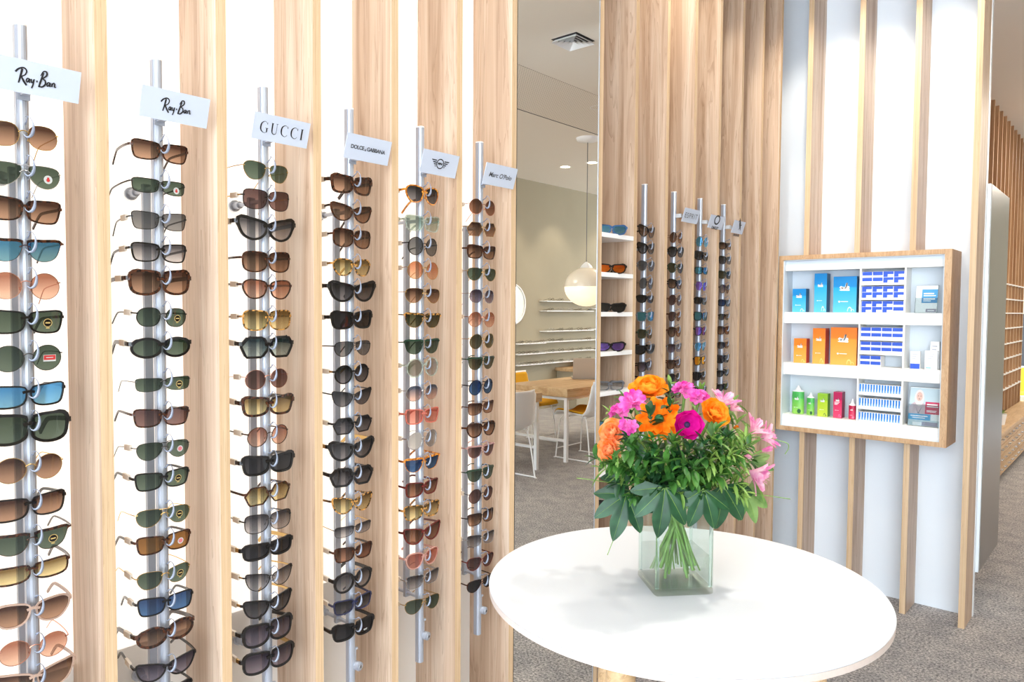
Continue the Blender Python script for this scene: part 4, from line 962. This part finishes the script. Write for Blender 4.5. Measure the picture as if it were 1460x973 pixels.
flower('cluster', 'alstroemeria', 'pointed magenta blossoms behind the magenta bloom', bp(976, 564, .0), ax(0, .9, .4), .032, PNK, .5)
flower('cluster', 'alstroemeria', 'magenta blossoms above the golden orange flower', bp(996, 572, -.02), ax(.2, .8, .5), .026, PNK, 1.1)
flower('lily', 'alstroemeria', 'pale pink blossom rising at upper right of the bouquet', bp(1028, 582, .02), ax(.25, .9, .25), .036, LPK)
flower('lily', 'alstroemeria', 'pale pink blossom beside the upright one at upper right', bp(1041, 586, .04), ax(.6, .6, .3), .022, LPK, .5)
flower('lily', 'alstroemeria', 'uppermost pink blossom at the right rim of the bouquet', bp(1070, 619, .0), ax(.6, .7, .3), .036, LPK, .2)
flower('lily', 'alstroemeria', 'pink blossom leaning out at the right rim', bp(1084, 626, .01), ax(.8, .35, .4), .034, LPK, .8)
flower('bud', 'alstroemeria_bud', 'pink bud pointing right against the white partition', bp(1086, 643, .0), ax(.9, .3, .3), .018, LPK)
flower('bud', 'alstroemeria_bud', 'small pink bud among the leaves right of centre', bp(1059, 652, -.05), ax(.7, .2, .8), .016, LPK)
flower('lily', 'alstroemeria', 'striped pink blossom hanging low at the right rim', bp(1068, 672, -.03), ax(.8, -.35, .5), .042, LPK, 1.)
flower('bud', 'ranunculus_bud', 'small orange bud near the golden orange flower', bp(1046, 611, -.03), ax(.4, .4, .8), .011, ORG)

def leaf(mb, base, dirv, up, ln, wd, droop=.3, fold=.25, mi=0, n=5):
    d = Vector(dirv).normalized(); side = d.cross(up)
    if side.length < .05: side = d.cross(Vector((1, .2, 0)))
    side.normalize(); u = side.cross(d).normalized(); rows = []; p = Vector(base)
    for i in range(n+1):
        s = i/n; w = wd*math.sin(PI*min(1, .04+s*.96))**.8*(1-.25*s); 
        if i: p = p+(d*math.cos(droop*s)-u*math.sin(droop*s))*(ln/n)
        rows.append([p-side*w/2+u*w*fold, p, p+side*w/2+u*w*fold])
    mb.grid(rows, mi)
FOL = [MB() for _ in range(4)]
def sprig(tip, kind, sc=1.):
    rnd = random.Random(int(abs(tip.x*7e4+tip.z*3e4)) % 9973)
    pts = [Vector(p) for p in stem_pts(tip)]; N = len(pts)
    q0 = 0 if len(FOL[3].v) < 900 else 5
    FOL[3].tube([p-NECK for p in pts[q0:]], [.0017-.0011*i/(N-1) for i in range(q0, N)], 6)
    lb = FOL[kind]; seg = pts[8:]; tot = len(seg)-1
    steps = {0: 9, 1: 9, 2: 8}[kind]
    for k in range(steps):
        f = .12+.88*k/(steps-1); i = min(tot-1, int(f*tot)); p = seg[i].lerp(seg[i+1], f*tot-i)-NECK; t = (seg[i+1]-seg[i]).normalized()
        for s in (-1, 1):
            a = rnd.uniform(0, 6.28); sd = t.cross(Vector((math.cos(a), math.sin(a), .3))).normalized()
            dv = t*rnd.uniform(.3, .9)+sd*s+Vector((0, 0, rnd.uniform(-.1, .3)))
            ln = {0: .032, 1: .036, 2: .042}[kind]*rnd.uniform(.65, 1.2)*sc; leaf(lb, p, dv, Vector((0, 0, 1)), ln, ln*{0: .50, 1: .46, 2: .24}[kind], rnd.uniform(.1, .8))
    leaf(lb, seg[-1]-NECK, seg[-1]-seg[-2], Vector((0, 0, 1)), .028, .012, .2)
rs = random.Random(5)
TIPS = [(862,640,-.02,1),(850,655,.02,1),(858,668,-.06,2),(880,660,-.1,1),(900,640,-.12,1),(915,655,-.14,0),(935,640,-.14,0),(950,660,-.16,1),(968,650,-.15,0),(985,640,-.14,0),(1000,655,-.14,1),(1015,630,-.12,2),
 (1030,645,-.1,1),(1045,630,-.06,1),(1050,660,-.08,2),(1070,655,.0,1),(1035,600,.02,2),(1045,575,.06,2),(1000,560,.04,2),(955,550,.06,2),(890,570,.06,1),(870,590,.05,2),(925,590,-.11,0),(955,580,-.10,0),(1020,615,-.12,1),
 (905,680,-.13,1),(940,690,-.13,0),(985,690,-.12,0),(1020,680,-.12,1),(1050,690,-.06,2),(880,690,-.08,0),(1060,640,-.02,2),(1068,625,.05,2),(990,670,-.17,1),(960,630,-.15,1),(1040,665,-.12,1),(1075,690,.0,2),
 (930,625,-.14,1),(1005,635,-.15,0),(890,640,-.13,1),(975,665,-.18,1),(920,700,-.10,0),(1000,705,-.11,1),(955,560,.0,0),(870,610,.06,1),(1055,600,.07,2),(960,670,.1,0),(1000,640,.12,1),(920,640,.12,1),(890,620,.1,0),(1030,620,.1,0)]
for px, py, dd, kd in TIPS: sprig(bp(px, py, dd), kd)
for k in range(34):
    px, py = rs.uniform(868, 1068), rs.uniform(622, 712)
    e = math.sqrt(max(0, 1-((px-968)/125)**2)); sprig(bp(px, py, -.15*e+.01), rs.choice((0, 1, 2, 0, 1) if px < 1010 else (1, 2, 2, 0)), .8)
fol = MB(); 
for k, f_ in enumerate(FOL): fol.add(f_.v, f_.f, k)
fo = build('foliage', fol, LF+[STEMG], None, NECK, smooth=True); fo['kind'] = 'stuff'; fo['label'] = 'mass of small green leaves and sprigs filling the bouquet'; fo['category'] = 'foliage'
def lobed(label, base_px, tip_px, dd0, dd1, size, mt, roll=0, nl=5):
    b = bp(*base_px, dd0); t = bp(*tip_px, dd1)
    o = thing('lobed_leaf', label, 'leaf', b, 0, 'broad lobed leaves in the bouquet')
    d = (t-b).normalized(); up = (TOC+Vector((0, 0, .6))).normalized(); side = d.cross(up).normalized(); up = side.cross(d)
    lb = MB(); L0 = (t-b).length; dl = .66; half = (nl-1)/2*dl+.42; nt_ = nl*12; rows = []
    for q in range(8):
        row = []
        for i in range(nt_+1):
            th = -half+2*half*i/nt_; k = min(nl-1, max(0, round(th/dl+(nl-1)/2))); de = abs(th-(k-(nl-1)/2)*dl)/(dl/2)
            lk = 1-.15*abs(k-(nl-1)/2); rr = L0*lk*(.60+.40*max(0, 1-min(1, de)**1.1))
            r = rr*q/7; al = th+roll; kk = r/L0
            row.append(tuple((d*math.cos(al)+side*math.sin(al))*r-up*(L0*.30*kk*kk-.06*L0*kk*min(1, de))))
        rows.append(row)
    lb.grid(rows)
    build('blade', lb, mt, o, smooth=True)
    vn = MB()
    for k in range(nl):
        al = (k-(nl-1)/2)*dl+roll; ln = L0*(1-.15*abs(k-(nl-1)/2)); pts = []
        for i in range(9):
            r = ln*i/8; kk = r/L0; pts.append((d*math.cos(al)+side*math.sin(al))*r-up*(L0*.30*kk*kk)+up*.0006)
        vn.tube(pts, [.0008-.00008*i for i in range(9)], 4)
    build('veins', vn, LF[2], o)
    st = MB(); pp = stem_pts(b); st.tube([Vector(p)-b for p in pp], .0019, 6); build('stalk', st, STEMG, o, smooth=True)
lobed('dark lobed leaf drooping over the left side of the vase', (893, 705), (886, 772), -.06, -.10, .1, FATS, .15)
lobed('dark lobed leaf spreading left above the table', (900, 700), (862, 735), -.03, -.05, .1, FATS, -.1, 4)
lobed('dark lobed leaf hanging in front of the vase', (948, 695), (950, 768), -.14, -.17, .1, FATS, .12)
lobed('dark lobed leaf hanging over the front right edge of the vase', (1003, 698), (1010, 762), -.14, -.16, .1, FATS, .1, 4)
lobed('dark lobed leaf hanging right of the vase', (1030, 692), (1050, 762), -.10, -.10, .1, FATS, 0, 4)
lobed('pale lobed leaf spreading at the lower right of the bouquet', (1060, 700), (1102, 735), -.02, -.02, .1, FATL, .1, 4)
lobed('dark lobed leaf at the left rim under the peach flowers', (895, 682), (853, 692), .0, .0, .1, FATS, 0, 4)
lobed('pale pointed leaf at the right rim below the pink bud', (1070, 660), (1108, 656), .0, .0, .1, FATL, 0, 2)
def tendril(pts, label):
    P_ = [bp(*p) for p in pts]; o = thing('tendril', label, 'foliage', P_[0]); mb = MB(); mb.tube([Vector(q)-P_[0] for q in smooth_open([tuple(p) for p in P_], 5)], .0009, 5); build('stem', mb, STEMG, o, smooth=True)
tendril([(990,700,-.05),(1055,640,-.02),(1090,625,0),(1112,629,0),(1123,633,0),(1124,640,0),(1119,648,0)], 'thin curling tendril reaching out to the right of the bouquet')
tendril([(960,700,-.05),(905,725,-.05),(880,760,-.05),(866,792,-.06)], 'thin stem trailing down beside the left of the vase')
tendril([(960,700,-.05),(880,690,0),(840,684,0),(822,682,0)], 'thin pale sprig reaching left past the mirror edge')
tendril([(980,705,-.05),(1070,705,-.02),(1127,712,0)], 'thin pale stem reaching right past the wooden panel')

# ------------------------------------------------------------------ behind the partition: steel cabinet, drawers, slatted shelf wall
tb_ = thing('mounted_cabinet', 'tall steel sided cabinet hanging behind the end of the white partition', 'cabinet', (-.80, YB+.036, .216))
mb = MB(); mb.box((-.19, 0, 0), (.187, .02, 1.925)); build('front_panel', mb, pbr('pale_panel', rgb(226, 234, 242), .35), tb_)
mb = MB(); mb.box((-.19, .02, 0), (.189, .60, 1.925)); build('steel_body', mb, STEEL, tb_, bevel=.001)
FX = -1.13
struct('wall_shelving', bx((FX-.25, 4.5, 0), (FX-.174, 10.35, CEIL)), WOOD_DARK, 'brown wood wall carrying open shelves behind the partition')
for k in range(14):
    y = 7.20+.24*k
    trim(slat_mesh((FX-.174, y-.023, 0), (FX, y, CEIL), 3), [WOOD_DARK, WOOD_EDGE], 'dark wooden fin on the far shelf wall')
for k, yy in enumerate((404, 425.7, 446, 467.8, 490, 511, 532.5, 554)):
    z = atx(1434, yy, FX).z
    o = build('long_shelf', bx((FX-.172, 7.0, z-.012), (FX+.006, 10.3, z)), WPLAST)
    tag(o, 'long white shelf across the far wooden fins, %s of eight' % SHW[k], 'shelf', 'white shelves on the far fin wall')
dr = thing('drawer_unit', 'low wooden drawer unit with pale handles along the far wall', 'drawers', (-.95, 7.0, 0))
CT = .487
mb = MB(); mb.box((-.18, 0, CT-.03), (.02, 3.4, CT)); build('counter_top', mb, WOOD_FLAT, dr)
mb = MB(); mb.box((-.18, .01, .10), (-.012, 3.39, CT-.03)); build('carcass', mb, WOOD_DARK, dr)
mb = MB(); mb.box((-.18, .02, 0), (-.10, 3.38, .10)); build('plinth', mb, DARK, dr)
for r in range(4):
    for c in range(8):
        z0 = .105+r*.0875; y0 = .012+c*.4225
        mb = MB(); mb.box((-.012, y0, z0), (.004, y0+.416, z0+.083)); d = build('drawer', mb, WOOD_FLAT, dr)
        mb = MB()
        for hy in (.10, .31): mb.tube([(.004, y0+hy-.03, z0+.05), (.022, y0+hy-.03, z0+.05), (.022, y0+hy+.03, z0+.05), (.004, y0+hy+.03, z0+.05)], .004, 6)
        build('handle', mb, CHROME, d)
pp = atx(1432, 600, -1.03)
pt = thing('potted_plant', 'tiny green plant in a white pot on the far drawer unit', 'plant', (-1.03, 8.0, CT))
mb = MB(); mb.lathe([(.045, 0), (.06, .10), (.055, .10), (.05, .08)], 16); build('pot', mb, WPLAST, pt, smooth=False)
mb = MB()
for k in range(22):
    a = k*2.4; leaf(mb, (0, 0, .09), (math.cos(a), math.sin(a), .8+.6*(k % 3)), Vector((0, 0, 1)), .07, .03, .5)
build('leaves', mb, LF[2], pt, smooth=True)
ds = thing('information_screen', 'dark screen standing at the far end of the shop', 'screen', (-1.45, 12.6, 0))
mb = MB(); mb.box((-.5, 0, .45), (.4, .04, 1.5)); build('screen', mb, DARK, ds)
mb = MB(); mb.box((-.1, .005, .012), (-.04, .035, .45)); mb.box((-.25, -.15, 0), (.15, .2, .012)); build('stand', mb, ALU, ds)

# ------------------------------------------------------------------ the consulting area reflected in the mirror
def vr(p): return Vector((2*XM-p.x, p.y, p.z))
def desk(x0, y0, x1, y1, label):
    o = thing('consulting_desk', label, 'desk', (x0, y0, 0), 0, 'consulting desks reflected in the mirror'); w, d = x1-x0, y1-y0; z = .733
    mb = MB(); mb.box((0, 0, z-.085), (w, d, z)); build('desktop', mb, WOOD_FLAT, o, bevel=.003)
    mb = MB(); mb.box((.03, .03, z-.115), (w-.03, .065, z-.085)); mb.box((.03, d-.065, z-.115), (w-.03, d-.03, z-.085)); mb.box((.03, .065, z-.115), (.065, d-.065, z-.085)); mb.box((w-.065, .065, z-.115), (w-.03, d-.065, z-.085)); build('frame', mb, WPLAST, o)
    for lx in (.02, w-.055):
        for ly in (.02, d-.055): build('leg', bx((lx, ly, 0), (lx+.035, ly+.035, z-.085)), WPLAST, o)
    for ly in (.02, d-.055): build('stretcher', bx((.055, ly+.005, .20), (w-.055, ly+.03, .225)), WPLAST, o)
desk(1.259, 5.78, 2.06, 7.6, 'wooden desk with white frame carrying a laptop, reflected in the mirror')
desk(1.262, 3.7, 2.06, 5.389, 'wooden desk at the left edge of the mirror reflection')
def chair(loc, rz, label):
    o = thing('chair', label, 'chair', loc, rz, 'white shell chairs with yellow pads')
    prof = smooth_open([(.215, .435), (.20, .452), (.10, .455), (-.06, .440), (-.15, .445), (-.20, .50), (-.225, .60), (-.245, .72), (-.255, .80)], 3)
    def sheet(off, sc, lo, hi, mats, nm, thick):
        rows = []; n = len(prof)
        for i, (y, z) in enumerate(prof):
            if not (lo <= i/(n-1) <= hi): continue
            q0, q1 = prof[max(i-1, 0)], prof[min(i+1, n-1)]; tx, tz = q1[0]-q0[0], q1[1]-q0[1]; l = math.hypot(tx, tz); nx, nz = tz/l, -tx/l
            if nz < 0 and i < n*.5 or (nx < 0 and i >= n*.5): nx, nz = -nx, -nz
            f = i/(n-1); wd = (.225-.02*math.cos(f*6.28))*sc*(1 if f < .93 else .9)
            row = []
            for j in range(9):
                t = j/4-1; c = .035*t*t
                row.append((wd*t, y+nx*(off+c*.8), z+nz*(off+c)))
            rows.append(row)
        mb = MB(); mb.grid(rows); q = build(nm, mb, mats, o, smooth=True); m_ = q.modifiers.new('solid', 'SOLIDIFY'); m_.thickness = thick; m_.offset = 0
    sheet(0, 1, 0, 1, WPLAST, 'shell', .010); sheet(.014, .90, .04, .97, YELLOW, 'seat_pad', .016)
    for s in (-1, 1):
        mb = MB(); mb.tube(smooth_open([(s*.15, .10, .435), (s*.19, .17, .40), (s*.215, .21, .02), (s*.215, .20, .008), (s*.215, -.20, .008), (s*.215, -.21, .02), (s*.19, -.15, .40), (s*.15, -.08, .43)], 4), .007, 8); build('leg', mb, WPLAST, o, smooth=True)
    mb = MB(); mb.tube([(-.212, .195, .10), (.212, .195, .10)], .006, 6); mb.tube([(-.15, .10, .432), (.15, .10, .432)], .007, 6); mb.tube([(-.15, -.08, .428), (.15, -.08, .428)], .007, 6); build('cross_bar', mb, WPLAST, o)
chair((1.30, 4.86, 0), -PI/2, 'pale shell chair seen from behind at the left edge of the mirror')
chair((1.31, 6.16, 0), -PI/2, 'white shell chair with yellow seat pulled to the near desk side, in mirror')
chair((2.26, 6.42, 0), PI/2, 'yellow padded chair behind the laptop desk in the mirror')
chair((2.22, 5.05, 0), PI/2, 'chair on the far side of the left desk in the mirror')
chair((-1.36, 11.7, 0), PI, 'yellow padded chair at the far right end of the shop')
lp = thing('laptop', 'open grey laptop on the wooden desk, reflected in the mirror', 'laptop', vr(atz(838, 541, .733)), math.radians(-41))
mb = MB(); mb.box((-.17, 0, .0), (.17, .235, .016)); build('keyboard_base', mb, pbr('laptop_silver', rgb(190, 182, 172), .4, metal=.3), lp, bevel=.003)
mb = MB(); mb.box((-.17, 0, 0), (.17, .008, .235), 0, Matrix.Translation((0, -.005, .012)) @ Matrix.Rotation(.25, 4, 'X')); build('lid', mb, MATS['laptop_silver'], lp)
pv = vr(atz(838, 197, CEIL)); gz = 1.775
pn = thing('pendant_lamp', 'round white glass pendant lamp on a thin cord, reflected in the mirror', 'lamp', (pv.x, pv.y, CEIL))
mb = MB(); mb.lathe([(.13, 0), (.12, -.03), (.02, -.05)], 24); build('canopy', mb, WPLAST, pn, smooth=True)
mb = MB(); mb.rod((0, 0, -.05), (0, 0, gz-CEIL+.27), .004, 8); build('cord', mb, INKG, pn)
FROST = clear('frosted_glass', rgb(238, 234, 224), .08, .8, rgb(240, 234, 222))
FROST2 = pbr('lit_frosted_glass', rgb(236, 230, 216), .4, emit=(rgb(255, 232, 196), .55))
def glob(a0_, a1_): return [(.245*math.cos(a), .22*math.sin(a)+gz-CEIL) for a in [a0_+(a1_-a0_)*k/12 for k in range(13)]]
mb = MB(); mb.lathe(glob(-PI/2+.02, 0), 32, cap=False); build('lower_bowl', mb, FROST2, pn, smooth=True)
mb = MB(); mb.lathe(glob(0, PI/2-.25), 32, cap=False); build('upper_bowl', mb, FROST, pn, smooth=True)
mb = MB(); mb.lathe([(.075, gz-CEIL+.205), (.06, gz-CEIL+.235), (.03, gz-CEIL+.265), (.008, gz-CEIL+.28)], 20); build('neck', mb, WPLAST, pn, smooth=True)
EMIT = pbr('lamp_glow', rgb(255, 255, 255), .5, emit=(rgb(255, 236, 206), 14))
for k, (px, py) in enumerate(((806, 238), (844, 232), (853, 153))):
    p = vr(atz(px, py, CEIL)); o = thing('downlight', ['bright recessed downlight, left one of the reflected pair', 'bright recessed downlight, right one of the reflected pair', 'small downlight at the right edge of the mirror, under the air vent'][k], 'ceiling light', p, 0, 'recessed downlights')
    mb = MB(); mb.lathe([(.062, -.001), (.075, -.006), (.085, -.001)], 24, cap=False); build('ring', mb, WPLAST, o)
    mb = MB(); mb.lathe([(.0005, -.002), (.062, -.002)], 24, cap=False); build('lens', mb, EMIT, o)
p = vr(atz(817, 57, CEIL)); vt = thing('air_vent', 'square ceiling air vent with slanted louvres, reflected in the mirror', 'vent', p)
mb = MB(); mb.box((-.11, -.11, -.004), (.11, .11, -.001)); build('back_plate', mb, DARK, vt)
for k in range(4):
    a, b = .11-k*.028, .11-k*.028-.016; mb = MB(); z0, z1 = -.026, -.007
    mb.grid([[(a, a, z0), (-a, a, z0), (-a, -a, z0), (a, -a, z0)], [(b, b, z1), (-b, b, z1), (-b, -b, z1), (b, -b, z1)], [(b-.004, b-.004, z1+.003), (-b+.004, b-.004, z1+.003), (-b+.004, -b+.004, z1+.003), (b-.004, -b+.004, z1+.003)]], 0, True); build('louvre', mb, WPLAST, vt)
x0 = vr(atz(740, 92, CEIL)).x; x1 = vr(atz(740, 155, CEIL)).x
trim(bx((x0, 1.5, CEIL-.004), (x1, 14, CEIL-.0005)), PERF, 'perforated acoustic ceiling strip seen in the mirror')
trim(bx((x1, 1.5, CEIL-.006), (x1+.012, 14, CEIL-.0005)), DARK, 'dark joint line in the ceiling seen in the mirror')
WXR = 3.96
xv = 2*XM-WXR
def wallshelf(pa, pb, yy, label):
    a, b = atx(pa, yy, xv), atx(pb, yy, xv)
    o = build('shelf', bx((WXR-.15, a.y, a.z-.012), (WXR-.002, b.y, a.z)), WPLAST); tag(o, label, 'shelf', 'white shelves on the concrete wall'); return a.y, b.y, a.z
SG = MB()
for s in (-1, 1):
    SG.tube([(0, s*.034+.026*math.cos(k*PI/6), .021+.020*math.sin(k*PI/6)) for k in range(12)], .0022, 4, closed=True); SG.rod((0, s*.06, .028), (.12, s*.055, .006), .0022, 4)
SG.rod((0, -.009, .026), (0, .009, .026), .0022, 4)
sg_me = [SG.mesh('spectacles', mt) for mt in (MATS['gunmetal'], BLACKP, MATS['brown_acetate'], MATS['silver_metal'])]
rg = random.Random(3)
def fill(y0, y1, z, n, nm):
    for k in range(n):
        o = link('spectacles', sg_me[rg.randrange(4)], None, (WXR-.135, y0+(k+.5)*(y1-y0)/n, z+.0005)); o.rotation_euler = (0, 0, rg.uniform(-.2, .2)); tag(o, 'spectacles on %s, %s from left in the mirror' % (nm, ORD[k]), 'glasses', 'spectacles on the reflected wall shelves')
for k, yy in enumerate((429, 443, 472, 487, 502, 517)):
    y0, y1, z = wallshelf(769, 836, yy, 'wide white wall shelf in the mirror, %s of the middle stack' % ORD[k]); fill(y0, y1, z, 5, 'the %s wide shelf' % ORD[k])
    y0, y1, z = wallshelf(838, 872, yy-3, 'white wall shelf at the right edge of the mirror, %s from top' % ORD[k]); 
    if k > 1: fill(y0, y1, z, 3, 'the %s right hand shelf' % ORD[k])
for k, yy in enumerate((490, 505, 520.5)):
    y0, y1, z = wallshelf(728, 768, yy, 'white wall shelf at the left edge of the mirror, %s from top' % ORD[k]); fill(y0, y1, z, 4, 'the %s left hand shelf' % ORD[k])
p = vr(atx(730, 434, xv+.03)); rm = thing('round_mirror', 'round mirror with a white rim on the reflected concrete wall', 'mirror', (WXR-.03, p.y, p.z))
mb = MB(); mb.tube([(0, .29*math.cos(k*PI/24), .29*math.sin(k*PI/24)) for k in range(48)], .016, 8, closed=True); build('rim', mb, WPLAST, rm, smooth=True)
mb = MB(); mb.lathe([(.0005, 0), (.285, 0)], 48, 0, Matrix.Rotation(-PI/2, 4, 'Y'), cap=False); build('mirror_glass', mb, MIRROR, rm)
ya = atx(806, 530, xv+.2).y; ct = thing('counter', 'low wooden counter under the wall shelves, reflected in the mirror', 'counter', (WXR-.45, ya, 0))
zc_ = atx(820, 527, xv+.45).z
mb = MB(); mb.box((0, 0, zc_-.05), (.448, 2.6, zc_)); build('counter_top', mb, WOOD_FLAT, ct)
mb = MB(); mb.box((.05, .03, 0), (.44, 2.57, zc_-.05)); build('base_unit', mb, CONC, ct)
p = vr(atx(846, 519, xv+.3)); bn = thing('storage_box', 'white open box of dark spectacles on the reflected counter', 'box', (p.x, p.y, zc_))
mb = MB(); mb.box((-.1, -.15, 0), (.1, .15, .004)); mb.box((-.1, -.15, .004), (-.094, .15, .09)); mb.box((.094, -.15, .004), (.1, .15, .09)); mb.box((-.094, -.15, .004), (.094, -.144, .09)); mb.box((-.094, .144, .004), (.094, .15, .09)); build('tray', mb, WPLAST, bn)

# ------------------------------------------------------------------ light
wd = bpy.data.worlds.new('daylight'); SC.world = wd; wd.use_nodes = True
bg = wd.node_tree.nodes['Background']; bg.inputs[0].default_value = (.80, .90, 1, 1); bg.inputs[1].default_value = 5.8
def spot(loc, to, energy, size, blend=.6, col=(1, .91, .78), rad=.05):
    l = bpy.data.lights.new('ceiling_spot', 'SPOT'); l.energy = energy; l.spot_size = math.radians(size); l.spot_blend = blend; l.color = col; l.shadow_soft_size = rad
    o = bpy.data.objects.new('ceiling_spot', l); COL.objects.link(o); o.location = loc
    o.rotation_euler = (Vector(to)-Vector(loc)).to_track_quat('-Z', 'Y').to_euler()
def area(loc, to, energy, sx, sy_, col=(1, .93, .84)):  # added soft fill under the ceiling, no lamp fixture belongs to it
    l = bpy.data.lights.new('ceiling_fill', 'AREA'); l.energy = energy; l.shape = 'RECTANGLE'; l.size = sx; l.size_y = sy_; l.color = col
    o = bpy.data.objects.new('ceiling_fill', l); COL.objects.link(o); o.location = loc
    o.rotation_euler = (Vector(to)-Vector(loc)).to_track_quat('-Z', 'Y').to_euler()
for y in (.1, .75, 1.4, 2.05, 2.7): spot((-1.14, y, 3.38), (-1.62, y+.03, 1.7), 9, 78)
spot((-1.15, 3.3, 3.38), (-1.25, 4.2, 2.25), 38, 62)
spot((-.55, 3.3, 3.38), (-.85, 4.2, 2.25), 38, 62)
spot((-.15, 2.35, 3.38), (-.80, 1.50, .9), 95, 40, .5)
spot((-1.25, 2.55, 3.38), (-.70, 1.45, .9), 60, 40, .5)
spot((-1.22, 2.5, 3.38), (-1.60, 3.25, 2.2), 30, 58, .35)
area((.7, .6, 3.38), (.7, .6, 0), 28, 1.6, 2.4)
area((3.0, 4.4, 3.40), (2.4, 5.4, 0), 42, 1.2, 1.6, (1, .88, .72))
area((.6, 10.5, 3.40), (1.2, 9.0, 0), 34, 1.2, 1.2, (1, .86, .70))
area((.0, 8.2, 3.38), (-.5, 8.2, 0), 95, .8, 4, (1, .86, .70))
for y in (7.9, 9.0, 10.2): spot((3.3, y, 3.38), (3.96, y, 1.2), 25, 70)

SC.view_settings.view_transform = 'Standard'; SC.view_settings.look = 'None'; SC.view_settings.gamma = 1; SC.view_settings.use_curve_mapping = False
SC.view_settings.exposure = .56
SC.cycles.use_denoising = True
SC.cycles.max_bounces = 10; SC.cycles.transparent_max_bounces = 24; SC.cycles.diffuse_bounces = 5; SC.cycles.glossy_bounces = 5
SC.cycles.caustics_reflective = False; SC.cycles.caustics_refractive = False; SC.cycles.sample_clamp_indirect = 6
